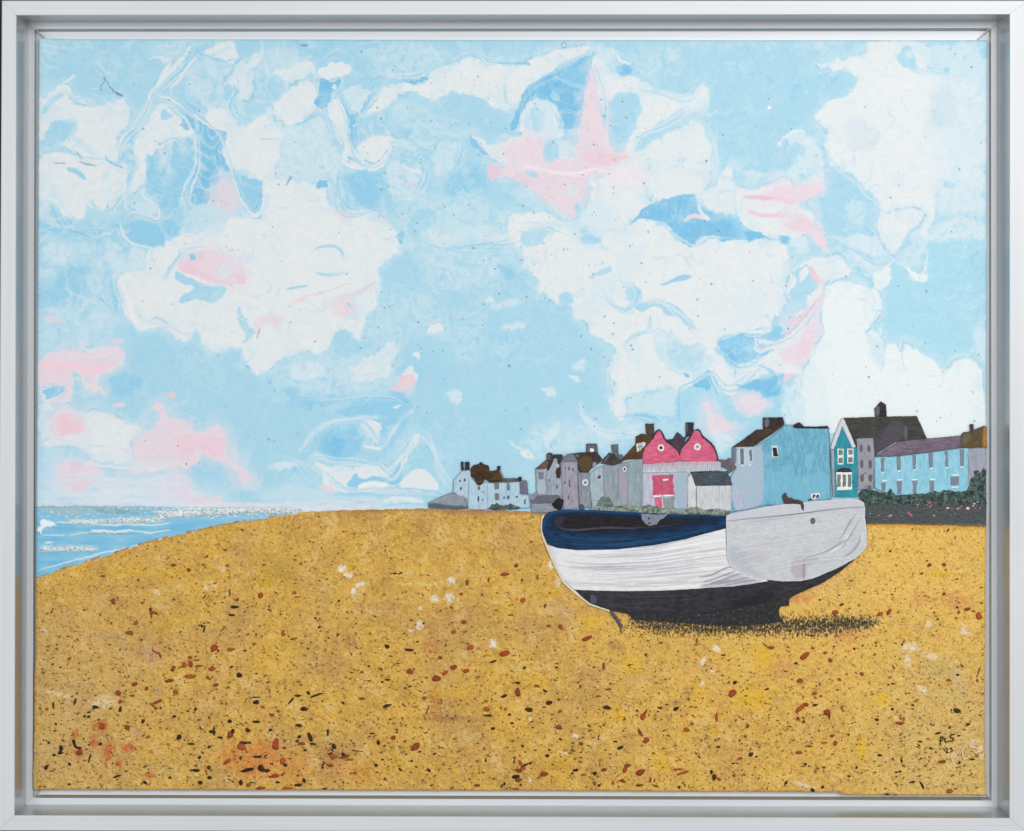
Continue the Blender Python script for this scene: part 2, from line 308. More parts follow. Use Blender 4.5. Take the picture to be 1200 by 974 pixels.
    PO(F([(700, 110), (840, 140), (860, 200), (800, 210)]), W, 6, .6, mott=.3); PO(F([(760, 150), (960, 90), (1050, 100), (930, 180)]), LL, 8, .6)
    PO(F([(1060, 570), (1180, 545), (1200, 570), (1120, 585)]), LL, 4, .8); PO(F([(1000, 480), (1140, 430), (1180, 440), (1080, 500)]), LL, 6, .7)
    PO(F([(340, 800), (370, 740), (500, 700), (550, 640), (580, 650), (590, 700), (540, 760), (520, 810), (400, 830)]), W, 4, .8, mott=.3)
    PO(F([(70, 760), (130, 730), (240, 740), (230, 800), (130, 820), (70, 800)]), LL, 4, .9, mott=.4)
    PO(F([(600, 780), (640, 745), (680, 800), (665, 840), (600, 830)]), W, 2, .9)
    PO(F([(545, 860), (590, 840), (585, 810), (620, 795), (660, 795), (668, 830), (640, 850), (600, 870), (560, 875)]), P2, 1.8, .95, w=.5); PO(F([(600, 830), (670, 840), (660, 890), (600, 890)]), P, 5, .6)
    PO(F([(815, 880), (850, 860), (895, 880), (890, 930), (850, 945), (815, 920)]), LL, 4, .9, mott=.3)
    PO(F([(20, 860), (100, 850), (130, 880), (60, 900)]), M, 6, .7)
    # ---------- C tile: top middle
    PO(C([(100, 60), (200, 55), (260, 75), (200, 100), (120, 100)]), L, 5, .8, mott=.5)
    PO(C([(-20, 180), (90, 120), (180, 90), (300, 60), (380, 60), (330, 90), (280, 120), (200, 170), (150, 190), (90, 220), (50, 300), (-20, 340)]), W, 1.6, 1, w=.5)
    PO(C([(-10, 130), (90, 125), (90, 140), (0, 142)]), D, 1.5, .8)
    PO(C([(55, 270), (100, 225), (170, 190), (230, 180), (300, 120), (385, 88), (378, 140), (345, 250), (335, 320), (325, 440), (260, 455), (210, 420), (215, 360), (180, 310), (120, 305), (70, 340), (40, 390), (20, 450), (-20, 460), (20, 360)]), D, 1.5, .95, w=.4)
    PO(C([(190, 175), (260, 150), (340, 150), (345, 260), (290, 250)]), M, 3, .7); ST(C([(190, 195), (280, 240), (400, 265)]), 5, (160, 208, 234), 2, .8)
    PO(C([(165, 280), (190, 265), (222, 280), (222, 310), (190, 320)]), B, 2, .9)
    PO(C([(40, 390), (70, 340), (120, 305), (180, 320), (215, 380), (215, 440), (250, 470), (180, 490), (90, 500), (30, 460)]), LL, 2, .95, mott=.1, rim=W)
    PO(C([(100, 330), (150, 360), (140, 440), (100, 480), (90, 400)]), B, 4, .6)
    PO(C([(380, 90), (420, 110), (470, 200), (580, 200), (640, 250), (740, 280), (830, 290), (880, 240), (910, 230), (930, 330), (880, 360), (790, 370), (720, 400), (650, 440), (600, 470), (560, 560), (620, 540), (700, 480), (760, 460), (850, 400), (885, 420), (920, 500),
           (945, 560), (935, 640), (960, 640), (930, 740), (870, 790), (800, 780), (700, 800), (640, 790), (620, 840), (540, 900), (470, 940), (380, 920), (340, 800), (380, 740), (350, 680), (440, 620), (520, 600), (540, 520), (600, 400), (605, 320), (570, 270), (480, 280), (450, 350), (420, 330), (400, 230), (385, 180)]), W, 2, 1, w=.7, mott=.05, rim=L, rw=2.2)
    PO(C([(470, 300), (520, 270), (590, 280), (608, 350), (570, 420), (520, 500), (505, 560), (460, 545), (430, 440), (420, 380)]), B, 2.5, .95)
    PO(C([(620, 580), (600, 520), (640, 470), (700, 430), (780, 370), (830, 370), (800, 420), (720, 450), (650, 480), (625, 530)]), B, 3, .8)
    PO(C([(780, 300), (920, 300), (940, 380), (900, 400), (850, 370), (800, 380)]), LL, 7, .6, mott=.4)
    PO(C([(640, 620), (740, 600), (900, 600), (940, 700), (850, 780), (640, 790)]), W, 5, .9)
    ST(C([(360, 170), (380, 110), (385, 80)]), 2, M, 1, .9)
    PO(C([(480, 160), (510, 130), (560, 150), (570, 180), (530, 200), (500, 190)]), D, 2, .8, mott=.3); ST(C([(495, 100), (510, 130), (560, 140)]), 3, W2, 1.2, .9); ST(C([(430, 170), (490, 185), (530, 215)]), 3, L, 1.5, .9)
    PO(C([(390, 50), (490, 55), (490, 110), (440, 150), (400, 110)]), LL, 5, .8)
    PO(C([(650, 190), (760, 120), (900, 60), (1300, 60), (1300, 550), (1000, 560), (960, 480), (920, 380), (930, 260), (870, 230), (830, 280), (740, 270)]), B, 7, .85)
    PO(C([(300, 860), (400, 760), (470, 800), (470, 930), (400, 960), (330, 900)]), LL, 8, .8, mott=.3)
    # pink spire
    PO(C([(-20, 600), (-10, 520), (60, 505), (130, 500), (160, 520), (140, 560), (160, 590), (220, 590), (250, 560), (300, 540), (320, 440), (340, 300), (365, 170), (385, 180), (400, 300), (430, 430), (460, 550), (560, 570), (500, 600), (420, 630), (340, 680),
           (360, 740), (300, 790), (270, 800), (300, 860), (270, 870), (200, 810), (130, 770), (90, 720), (20, 680), (-60, 650)]), P, 2, .95, w=.5)
    PO(C([(310, 560), (400, 540), (470, 560), (560, 570), (500, 600), (420, 620), (350, 600)]), P2, 3, .85, w=.5)
    PO(C([(60, 515), (140, 500), (150, 520), (100, 540), (70, 540)]), P2, 2, .9, w=.4); PO(C([(90, 720), (150, 740), (200, 770), (190, 810), (130, 770)]), P2, 3, .8, w=.4)
    PO(C([(340, 350), (380, 200), (420, 440), (400, 500), (340, 500)]), P, 4, .8, w=.4)
    PO(C([(215, 500), (260, 490), (310, 540), (280, 600), (210, 590)]), LL, 3, .8); PO(C([(250, 710), (300, 700), (310, 760), (260, 770)]), LL, 4, .6)
    PO(C([(140, 570), (150, 520), (180, 500), (215, 510), (225, 550), (200, 595), (160, 600)]), B, 2, .95, w=.3)
    PO(C([(45, 640), (80, 630), (120, 650), (120, 675), (80, 670)]), B, 2, .9, w=.3)
    ST(C([(60, 620), (180, 645), (280, 660), (360, 640), (440, 622)]), 3.5, (240, 228, 233), 1, .95, w=.3)
    PO(C([(380, 650), (520, 620), (640, 640), (640, 720), (480, 700)]), (232, 220, 228), 6, .6)
    PO(Bt([(1000, 610), (1040, 600), (1080, 640), (1060, 680), (1010, 690)]), P2, 3, .9, w=.4); PO(Bt([(1060, 520), (1240, 480), (1260, 620), (1140, 600)]), P, 6, .8)
    PO(Bt([(1120, 640), (1200, 660), (1240, 740), (1160, 690)]), P2, 3, .7, w=.4); PO(Bt([(1020, 600), (1060, 595), (1070, 620)]), L, 2, .8)
    PO(Bt([(1130, 700), (1260, 720), (1290, 850), (1180, 820), (1130, 760)]), L, 7, .7, mott=.5)
    # G / lower middle white mass
    PO(G([(-20, 40), (90, 45), (140, 35), (240, 80), (320, 100), (330, 170), (400, 180), (480, 120), (540, 110), (600, 60), (660, 65), (690, 100), (740, 120), (760, 160), (800, 190), (850, 195), (880, 150), (940, 145), (970, 150), (980, 180), (1060, 150), (1130, 165), (1300, 150),
           (1300, 580), (1180, 590), (1080, 590), (1020, 620), (960, 630), (940, 680), (990, 740), (1060, 770), (1130, 740), (1210, 670), (1210, 780), (1120, 830), (1070, 830), (1040, 890), (980, 880), (940, 800), (900, 790), (830, 850), (770, 890), (720, 840), (640, 870), (540, 880), (520, 1000), (490, 1020), (462, 940), (475, 880), (500, 830), (450, 800),
           (455, 750), (500, 680), (470, 660), (430, 640), (370, 600), (350, 545), (290, 520), (268, 480), (295, 430), (290, 410), (240, 410), (215, 460), (185, 450), (160, 400), (125, 420), (120, 330), (40, 250), (60, 190), (-20, 180)]), W, 1.8, 1, w=.8, rim=L, rw=2)
    PO(G([(70, 120), (130, 95), (240, 100), (160, 115), (230, 130), (150, 140), (130, 180), (60, 180), (40, 150)]), B, 4, .8)
    PO(G([(240, 60), (330, 80), (320, 130), (250, 120)]), L, 5, .8); PO(G([(325, 140), (400, 150), (400, 180), (330, 185)]), M, 2.5, .6)
    PO(G([(320, 20), (470, 0), (500, 90), (440, 150), (340, 120)]), LL, 8, .8)
    PO(G([(380, 320), (440, 290), (470, 290), (460, 330), (400, 340), (340, 350)]), B, 3, .8)
    PO(G([(330, 370), (460, 330), (560, 350), (600, 400), (560, 430), (480, 440), (440, 520), (380, 540), (350, 470)]), LL, 8, .9, mott=.5)
    PO(G([(520, 180), (620, 190), (640, 300), (560, 360), (480, 330)]), LL, 10, .7, mott=.2)
    PO(G([(560, 380), (600, 400), (600, 450), (560, 470), (530, 430)]), B, 3, .8); PO(G([(500, 340), (580, 360), (540, 390)]), L, 4, .7)
    PO(G([(560, 470), (620, 455), (690, 440), (760, 470), (830, 530), (870, 590), (840, 580), (780, 530), (720, 510), (690, 480), (640, 480), (600, 510)]), B, 1.5, .95, w=.4)
    PO(G([(680, 375), (740, 360), (790, 330), (850, 330), (830, 350), (770, 362), (710, 378)]), M, 1.3, .9, w=.3)
    ST(G([(530, 650), (570, 605), (630, 595), (645, 560), (650, 520)]), 3.4, B, 1.2, .95, w=.4); ST(G([(525, 650), (545, 700)]), 2.5, L, 1, .9)
    PO(G([(660, 540), (700, 520), (710, 570), (760, 620), (860, 640), (920, 680), (930, 760), (870, 810), (820, 820), (780, 790), (720, 770), (680, 720), (670, 640)]), L, 4, .95, mott=.3)
    PO(G([(740, 640), (850, 650), (910, 720), (860, 800), (800, 770), (730, 720)]), B, 6, .6, mott=.5)
    PO(G([(800, 790), (830, 790), (830, 815), (810, 818)]), D, 1.4, .9)
    PO(G([(540, 620), (600, 620), (620, 760), (560, 770)]), LL, 6, .7); PO(G([(620, 540), (720, 600), (740, 650), (650, 620)]), LL, 5, .8)
    PO(G([(860, 440), (1080, 400), (1200, 380), (1200, 560), (1060, 560), (1000, 500)]), LL, 14, .6, mott=.3)
    PO(G([(955, 640), (1040, 620), (1090, 595), (1200, 600), (1300, 600), (1300, 640), (1140, 640), (1130, 680), (1150, 710), (1080, 770), (1040, 760), (990, 690)]), M, 1.5, 1, w=.4); PO(G([(970, 665), (1100, 690), (1140, 700), (1070, 768), (1020, 740)]), D, 2, .8, w=.4)
    PO(G([(630, 0), (720, -30), (850, -60), (870, 0), (940, 30), (1080, 30), (1090, 90), (1150, 130), (1200, 145), (1120, 165), (1050, 155), (980, 180), (970, 150), (920, 145), (870, 155), (850, 195), (810, 190), (760, 140), (740, 90), (690, 80), (640, 60), (600, 60), (545, 105)]), D, 1.3, .95, w=.4)
    PO(G([(720, 60), (860, 40), (860, 90), (760, 90)]), M, 4, .7); PO(G([(980, 40), (1080, 30), (1080, 100), (1010, 80)]), M, 3, .8)
    ST(G([(545, 105), (500, 130)]), 2.5, L, 1, .8)
    ST(G([(810, 75), (840, 50), (890, 55), (920, 70)]), 5, P, 1.5, .95)
    ST(G([(870, 0), (890, 45), (930, 65)]), 5, W, 1.2, .95)
    # streak near (870, 190..240)
    PO(C([(970, 680), (1000, 620), (1040, 640), (1040, 700), (1090, 740), (1060, 830), (980, 840), (900, 810), (880, 780)]), W, 3, .9, mott=.15)
    PO(C([(990, 600), (1060, 595), (1090, 640), (1040, 650)]), L, 3, .7)
    # K
    PO(K([(545, 260), (600, 240), (680, 240), (760, 200), (770, 260), (780, 360), (700, 350), (620, 330), (540, 350)]), L, 4, .9)
    PO(K([(760, 240), (830, 210), (900, 150), (930, 160), (950, 230), (1020, 270), (1020, 330), (940, 350), (800, 400), (780, 320)]), BR, 2, .9); PO(K([(830, 200), (905, 145), (930, 165), (930, 230), (860, 210)]), D, 2, .9)
    ST(K([(785, 240), (780, 300), (790, 380)]), 3, M, 1.5, .8)
    PO(K([(540, 350), (600, 330), (690, 350), (700, 390), (620, 380)]), M, 2.5, .8)
    PO(K([(1060, 200), (1130, 200), (1200, 180), (1260, 200), (1260, 260), (1150, 240), (1080, 230)]), D, 3, .8)
    PO(K([(1020, 260), (1100, 230), (1160, 250), (1200, 300), (1140, 340), (1040, 320)]), (222, 212, 222), 6, .8, mott=.3)
    PO(K([(890, 300), (905, 280), (940, 310), (940, 350), (1000, 360), (1060, 400), (1000, 440), (930, 420), (910, 370)]), P, 3, .9)
    PO(K([(940, 420), (1020, 430), (1040, 470), (970, 540), (950, 470)]), LL, 8, .8, mott=.4); PO(K([(600, 340), (700, 370), (800, 390), (900, 400), (980, 500), (620, 480), (500, 420)]), LL, 12, .4, mott=.4)
    PO(K([(290, 100), (350, 60), (350, 120), (320, 140), (280, 120)]), LL, 6, .9, mott=.3); PO(K([(260, 160), (300, 160), (345, 195), (290, 190)]), LL, 3, .9)
    PO(K([(130, 230), (180, 210), (215, 230), (200, 255), (150, 250)]), LL, 4, .9); PO(K([(30, 520), (100, 540), (60, 560)]), W, 4, .7); PO(K([(150, 440), (210, 360), (220, 380), (190, 470), (140, 490)]), LL, 7, .8)
    ST(K([(320, 300), (330, 360), (420, 410), (480, 450)]), 5, L, 3, .8); ST(K([(360, 360), (370, 400), (440, 440), (470, 455)]), 4, W, 2, .7)
    # ---------- D / H right side
    PO(Dt([(340, 130), (420, 150), (440, 120), (510, 120), (580, 90), (600, 30), (850, 25), (880, 100), (870, 160), (940, 200), (920, 300), (900, 360), (880, 420), (960, 500), (960, 640), (900, 760), (880, 960), (760, 960), (640, 950), (640, 860), (660, 800), (600, 740), (560, 700), (490, 660), (460, 620),
            (420, 600), (390, 540), (385, 480), (400, 460), (350, 400), (345, 370), (370, 340), (430, 310), (500, 290), (530, 220), (500, 180), (420, 158), (360, 155)]), W, 2, 1, w=.8, rim=L)
    PO(Dt([(430, 170), (500, 170), (540, 220), (500, 280), (430, 290), (390, 280)]), B, 4, .8, mott=.3)
    PO(Dt([(725, 100), (760, 65), (800, 70), (820, 140), (790, 160), (745, 140)]), B, 2, .9); PO(Dt([(770, 80), (810, 90), (800, 120), (770, 120)]), LL, 2, .9, mott=.3)
    PO(Dt([(800, 50), (1150, 40), (1150, 260), (1000, 260), (930, 180), (880, 160), (830, 100)]), (199, 222, 232), 8, .9, mott=.25)
    PO(Dt([(900, 230), (1000, 200), (1140, 230), (1150, 700), (1150, 860), (1000, 860), (900, 820), (890, 560), (940, 420)]), (212, 225, 232), 14, .9, mott=.3)
    PO(Dt([(860, 140), (880, 140), (880, 180), (862, 175)]), B, 2, .6); PO(Dt([(945, 160), (975, 160), (970, 180), (950, 180)]), M, 2, .7)
    PO(Dt([(500, 380), (620, 400), (640, 540), (540, 560), (480, 500)]), (206, 218, 228), 10, .7); PO(Dt([(690, 640), (770, 660), (760, 740), (700, 720)]), (208, 222, 232), 8, .6)
    PO(Dt([(930, 690), (1000, 690), (1000, 720), (940, 725)]), B, 3, .8); PO(Dt([(880, 260), (1000, 260), (1020, 440), (880, 440)]), (196, 214, 226), 12, .7, mott=.4)
    PO(Dt([(160, 525), (200, 470), (260, 440), (310, 480), (370, 560), (390, 640), (385, 740), (260, 790), (250, 700), (300, 690), (310, 670), (250, 680), (170, 680), (190, 640), (250, 600), (300, 520), (230, 500)]), LL, 3, .9, mott=.2)
    ST(Dt([(165, 525), (200, 475), (260, 445), (300, 465)]), 3, W, 1.2, .9)
    PO(Dt([(370, 640), (390, 605), (440, 610), (480, 650), (550, 690), (560, 750), (620, 780), (655, 830), (640, 900), (640, 960), (400, 960), (340, 860), (270, 830), (250, 790), (340, 770), (400, 740), (380, 690)]), B, 2, 1, w=.6, rim=W)
    PO(Dt([(460, 790), (600, 790), (560, 860), (560, 920), (500, 880)]), L, 8, .8, mott=.4)
    PO(Dt([(0, 640), (60, 640), (120, 650), (100, 680), (40, 690)]), LL, 5, .8, mott=.2)
    PO(Dt([(-30, 720), (60, 730), (160, 700), (200, 680), (250, 720), (250, 800), (300, 830), (340, 860), (300, 960), (150, 960), (60, 930), (0, 900), (-30, 820)]), W, 2, 1, w=.5)
    PO(Dt([(10, 765), (60, 750), (130, 740), (165, 705), (240, 715), (320, 710), (370, 680), (385, 720), (340, 760), (250, 780), (250, 805), (160, 790), (60, 775)]), P, 1.8, 1, w=.4)
    ST(Dt([(15, 765), (80, 765), (150, 770)]), 5, P3, 1.5, .7); PO(Dt([(160, 770), (240, 765), (250, 800), (180, 790)]), P2, 2, .9, w=.4)
    ST(Dt([(35, 830), (80, 850), (200, 850), (290, 858)]), 5, P2, 1.5, .95, w=.3, taper=False)
    PO(Dt([(205, 870), (300, 865), (340, 900), (390, 940), (390, 1010), (350, 960), (290, 930), (200, 910)]), P2, 2.5, .9, w=.4)
    PO(H([(310, 100), (370, 120), (400, 170), (400, 230), (360, 220), (340, 160)]), P, 3, .9, w=.4)
    PO(H([(290, 140), (340, 170), (370, 220), (420, 240), (330, 245), (290, 200)]), B, 3, .8); PO(H([(165, 140), (220, 150), (210, 185), (170, 180)]), D, 3, .85)
    PO(H([(0, 110), (50, 130), (120, 145), (110, 165), (40, 165), (0, 150)]), D, 1.4, 1); PO(H([(200, 150), (290, 150), (320, 220), (250, 230)]), LL, 6, .8)
    PO(H([(400, 150), (520, 140), (640, 160), (640, 60), (700, 220), (850, 280), (850, 110), (790, 110), (760, 160), (850, 300), (760, 320), (700, 300), (640, 360), (540, 330), (480, 240)]), L, 5, .9, mott=.5)
    PO(H([(500, 140), (620, 150), (680, 240), (640, 280), (560, 300), (500, 220)]), LL, 6, .9, mott=.3)
    PO(H([(640, 40), (850, 20), (820, 90), (780, 110), (740, 200), (700, 240), (660, 180), (640, 110)]), W, 1.5, 1, w=.5)
    PO(H([(860, 160), (1000, 150), (1150, 120), (1150, 560), (1100, 560), (1090, 700), (1000, 700), (960, 775), (905, 770), (890, 730), (780, 670), (750, 640), (740, 690), (680, 650), (650, 700), (600, 760), (660, 640), (640, 560), (650, 450), (620, 390), (690, 380), (690, 260), (760, 290), (790, 360), (860, 360), (870, 300)]), BR, 2, 1, w=.6, rim=W2)
    PO(H([(760, 290), (820, 320), (870, 325), (870, 355), (820, 368), (780, 340)]), W2, 1.5, 1); PO(H([(740, 210), (850, 170), (860, 300), (760, 290)]), L, 5, .9, mott=.5); ST(H([(760, 180), (790, 120), (840, 100)]), 4, B, 1.5, .8)
    PO(H([(880, 60), (1150, 60), (1150, 160), (1000, 165), (880, 180)]), (208, 225, 232), 8, .9, mott=.4)
    PO(H([(1070, 580), (1150, 540), (1150, 760), (1100, 740)]), (208, 224, 238), 8, .8)
    PO(H([(230, 300), (330, 255), (440, 240), (480, 260), (520, 330), (430, 350), (390, 380), (400, 560), (380, 700), (300, 800), (170, 800), (130, 750), (60, 790), (-20, 840), (-20, 740), (120, 650), (200, 640), (280, 560), (230, 480), (200, 400)]), W, 2, 1, w=.5)
    PO(H([(240, 300), (330, 300), (350, 380), (330, 440), (240, 520), (180, 560), (120, 600), (60, 620), (0, 600), (100, 580), (130, 560), (200, 480), (230, 400)]), B, 2.5, .9)
    PO(H([(265, 390), (270, 320), (300, 305), (320, 320), (300, 360)]), W, 1.5, 1); ST(H([(320, 300), (345, 350), (390, 375)]), 8, P2, 2, .9, w=.3)
    PO(H([(200, 560), (250, 530), (330, 470), (380, 400), (395, 420), (370, 500), (370, 560), (390, 600), (330, 660), (300, 760), (270, 780), (260, 650), (300, 590), (290, 550), (240, 570)]), P2, 2, .9, w=.4)
    PO(H([(190, 640), (200, 590), (250, 580), (300, 580), (220, 640)]), P2, 2, .9, w=.4)
    PO(H([(160, 680), (260, 640), (290, 700), (270, 760), (200, 740)]), (224, 208, 222), 6, .8); ST(H([(200, 640), (260, 600), (295, 565)]), 6, W, 1.4, 1, w=.3)
    PO(H([(-20, 660), (60, 690), (150, 580), (200, 560), (170, 640), (80, 720), (0, 760)]), M, 2.5, .9); ST(H([(60, 640), (70, 690), (130, 660), (160, 650)]), 7, W, 1.4, .9); ST(H([(60, 630), (100, 640), (160, 650), (250, 590)]), 5, W, 1.2, .9)
    ST(H([(0, 590), (60, 600), (130, 595), (130, 550), (105, 510)]), 3.5, W, 1.2, .95, w=.3); ST(H([(150, 760), (220, 770), (290, 795)]), 3, W, 1.2, .9)
    PO(H([(180, 800), (230, 790), (270, 800), (210, 820), (190, 840)]), P2, 2, .9, w=.3)
    PO(H([(-20, 840), (100, 820), (200, 780), (170, 830), (180, 880), (110, 910), (60, 870), (-20, 860)]), D, 3, .8)
    PO(H([(400, 350), (470, 358), (560, 380), (630, 400), (650, 450), (640, 520), (590, 580), (650, 620), (660, 700), (680, 660), (720, 660), (750, 700), (760, 640), (830, 690), (900, 730), (920, 775), (970, 770), (1010, 720), (1080, 720), (1110, 760), (1130, 860), (1150, 1100), (300, 1100), (280, 820), (330, 700), (380, 620), (385, 580), (365, 540), (385, 450)]), W2, 1.6, 1, w=.5, rim=L)
    ST(H([(395, 375), (440, 352), (500, 350), (570, 375)]), 3, B, 1.4, .9); PO(H([(580, 380), (640, 430), (620, 470), (570, 430)]), (220, 224, 234), 5, .8)
    PO(H([(580, 580), (650, 640), (660, 760), (590, 700), (580, 640)]), L, 7, .7); ST(H([(745, 660), (750, 740), (765, 780)]), 2, L, 1.2, .9); ST(H([(655, 700), (665, 740), (650, 780)]), 3, L, 2, .9)
    ST(H([(580, 600), (610, 570), (655, 545)]), 3, B, 1.5, .9); ST(H([(610, 495), (655, 500)]), 3, B, 1.5, .9)
    PO(H([(-20, 880), (100, 900), (160, 960), (-20, 1000)]), (226, 214, 222), 8, .7, mott=.3); PO(H([(180, 830), (420, 780), (420, 1100), (180, 1100)]), (214, 228, 234), 12, .8, mott=.25)
    PO(H([(690, 270), (620, 300), (600, 380), (695, 385)]), W2, 2, .8)
    # ---------- I: lower left
    PO(I([(20, -60), (60, -90), (120, -110), (200, -105), (290, -110), (350, -130), (400, -120), (415, -60), (370, -30), (310, -20), (290, 40), (330, 80), (300, 102), (270, 90), (235, 40), (215, -10), (190, -40), (170, -10), (180, 60), (150, 130), (110, 110), (60, 130), (20, 40)]), P, 2, .95, w=.5, rim=W, rw=1.4)
    PO(I([(25, -50), (100, -70), (300, -40), (410, -60), (300, 0), (200, -20), (60, -10)]), (238, 202, 214), 5, .7, w=.5)
    PO(I([(350, 10), (420, -20), (520, 10), (500, 60), (440, 90), (370, 100), (350, 60)]), M, 8, .7); PO(I([(220, 60), (340, 90), (350, 160), (230, 180)]), B, 5, .8)
    PO(I([(30, 75), (90, 55), (155, 55), (140, 85), (90, 100), (50, 115), (60, 95)]), M, 1.3, .95, w=.3, rim=W)
    PO(I([(355, -170), (400, -180), (410, -160), (380, -150)]), P, 2, .9)
    PO(I([(20, 130), (60, 120), (100, 150), (60, 190), (90, 230), (70, 310), (20, 320)]), LL, 4, .9, mott=.3)
    PO(I([(230, 190), (280, 160), (340, 175), (400, 200), (440, 240), (490, 230), (500, 250), (470, 290), (450, 310), (460, 360), (460, 410), (380, 410), (280, 395), (240, 350), (180, 320), (20, 330), (80, 300), (160, 270), (240, 240)]), W, 2, 1, w=.5)
    PO(I([(75, 200), (130, 150), (190, 160), (230, 200), (245, 250), (220, 275), (140, 275), (90, 310), (65, 300), (90, 240)]), P, 2, .95, w=.4); PO(I([(110, 190), (200, 190), (220, 260), (120, 270)]), (234, 196, 210), 5, .7)
    PO(I([(100, 420), (160, 402), (230, 410), (260, 440), (270, 410), (295, 460), (270, 510), (230, 550), (170, 540), (120, 500)]), P2, 2, .75, w=.5); PO(I([(190, 440), (240, 440), (245, 500), (200, 510)]), L, 4, .9)
    PO(I([(20, 340), (150, 350), (250, 400), (300, 470), (260, 540), (120, 560), (20, 540)]), (200, 222, 236), 14, .5); PO(I([(100, 420), (160, 402), (230, 410), (260, 440), (270, 410), (295, 460), (270, 510), (230, 550), (170, 540), (120, 500)]), P2, 2, .5, w=.5)
    ST(I([(240, 410), (360, 430), (480, 440), (560, 442), (640, 425), (740, 420)]), 4, W, 2, .9)
    PO(I([(300, 440), (480, 440), (640, 430), (740, 500), (780, 580), (640, 600), (300, 590)]), (205, 216, 230), 8, .85, mott=.3)
    ST(I([(190, 320), (240, 355), (290, 385)]), 1.6, (175, 165, 190), 1, .8); ST(I([(255, 325), (290, 330), (330, 330)]), 3, L, 1, .9)
    PO(I([(460, 370), (470, 310), (540, 250), (590, 220), (580, 160), (545, 155), (570, 130), (600, 125), (625, 205), (690, 205), (750, 230), (740, 265), (790, 270), (850, 225), (885, 245), (905, 330), (895, 400), (840, 400), (790, 360), (770, 410), (720, 450), (640, 420), (560, 438), (490, 430)]), P, 1.8, .95, w=.5)
    PO(I([(660, 320), (700, 280), (880, 280), (890, 380), (820, 390), (780, 350), (700, 410)]), (232, 198, 210), 5, .6)
    PO(I([(620, 90), (650, 70), (665, 90), (640, 110)]), P2, 2, .9); PO(I([(735, 225), (760, 235), (750, 255), (735, 250)]), P2, 2, .9); PO(I([(360, 130), (430, 125), (430, 150), (380, 150)]), P, 2, .9)
    PO(I([(890, 380), (940, 410), (1000, 440), (1030, 485), (990, 510), (960, 490), (970, 460), (920, 430)]), P, 2, .9, w=.5)
    PO(I([(680, 490), (720, 520), (760, 560), (860, 575), (870, 600), (820, 625), (700, 600)]), P, 3, .85)
    PO(I([(600, 470), (720, 460), (740, 560), (700, 600), (560, 600)]), (218, 208, 224), 8, .8)
    PO(I([(1090, 420), (1200, 400), (1260, 420), (1200, 440), (1110, 440)]), LL, 4, .8); PO(I([(900, 230), (1180, 240), (1200, 330), (1000, 300)]), B, 8, .6)
    PO(I([(880, 610), (1000, 590), (1200, 595), (1200, 640), (880, 640)]), (214, 214, 226), 6, .8)
    # ---------- J: swirls over the hill
    PO(J([(50, 100), (230, 110), (280, 90), (340, 110), (240, 150), (60, 160)]), M, 5, .8, mott=.4)
    PO(J([(380, 100), (540, 110), (600, 80), (650, 140), (600, 190), (560, 240), (500, 280), (440, 200), (300, 200)]), M, 5, .75)
    PO(J([(240, 240), (330, 230), (410, 280), (420, 340), (360, 390), (280, 430), (220, 400), (240, 330)]), M, 8, .85); PO(J([(250, 290), (330, 290), (320, 380), (260, 380)]), D, 7, .6)
    ST(J([(120, 350), (200, 260), (280, 220), (400, 200), (490, 195)]), 6, LL, 4, .8); ST(J([(160, 380), (230, 370), (260, 430)]), 3, LL, 2, .7)
    PO(J([(400, 220), (500, 210), (490, 280), (520, 330), (460, 320)]), W, 2, .9); ST(J([(420, 330), (520, 345), (560, 270), (610, 190)]), 3.4, W, 1.2, .95)
    PO(J([(555, 170), (570, 145), (605, 140), (590, 165)]), W2, 1.5, .9); ST(J([(610, 195), (640, 170), (650, 165)]), 5, W2, 1.5, .9)
    ST(J([(520, 345), (590, 270), (610, 200), (650, 150)]), 8, M, 3, .55)
    PO(J([(190, 410), (300, 430), (400, 430), (510, 415), (550, 460), (570, 400), (640, 350), (660, 280), (690, 260), (680, 320), (620, 390), (600, 500), (560, 520), (500, 540), (300, 550), (230, 520), (240, 450)]), W, 2, .9, w=.6)
    PO(J([(345, 500), (390, 450), (400, 490), (500, 470), (560, 480), (580, 420), (605, 400), (610, 480), (570, 520), (500, 500), (400, 510), (400, 545), (360, 535)]), M, 1.8, .95, w=.4)
    ST(J([(400, 520), (460, 505), (530, 512)]), 6, W2, 1.4, .9, w=.3)
    PO(J([(590, 520), (620, 470), (670, 430), (720, 440), (770, 500), (780, 540), (700, 535), (620, 530)]), W, 2, .95, w=.4); ST(J([(740, 300), (780, 400), (800, 500)]), 4, L, 3, .6)
    PO(J([(210, 510), (280, 515), (290, 545), (230, 540)]), P, 3, .9); ST(J([(540, 540), (600, 528), (690, 540)]), 2.5, P, 1.2, .8)
    ST(J([(290, 555), (400, 560), (540, 555), (700, 560)]), 4, (150, 200, 228), 3, .6); PO(J([(680, 570), (700, 540), (760, 540), (830, 545), (720, 590)]), B, 3, .8)
    PO(J([(500, 575), (700, 580), (700, 600), (520, 600)]), W, 3, .8); ST(J([(540, 610), (640, 600), (710, 605)]), 1.5, M, .8, .8)
    ST(J([(0, 410), (80, 420), (130, 400)]), 4, LL, 3, .8); PO(J([(80, 430), (110, 430), (105, 460), (85, 455)]), M, 3, .6)
    ST(J([(1110, 310), (1150, 340), (1190, 360)]), 3, LL, 2, .9); PO(J([(1150, 360), (1200, 350), (1230, 390), (1170, 390)]), W, 3, .9)
    PO(J([(380, 585), (440, 590), (500, 600), (400, 605)]), (190, 190, 205), 2, .4, mott=.6)
    for q in ([(200, 620), (230, 600), (270, 600)], [(0, 600), (60, 620)], [(380, 590), (440, 600)]): ST(J(q), 1.2, (150, 160, 180), .8, .5)
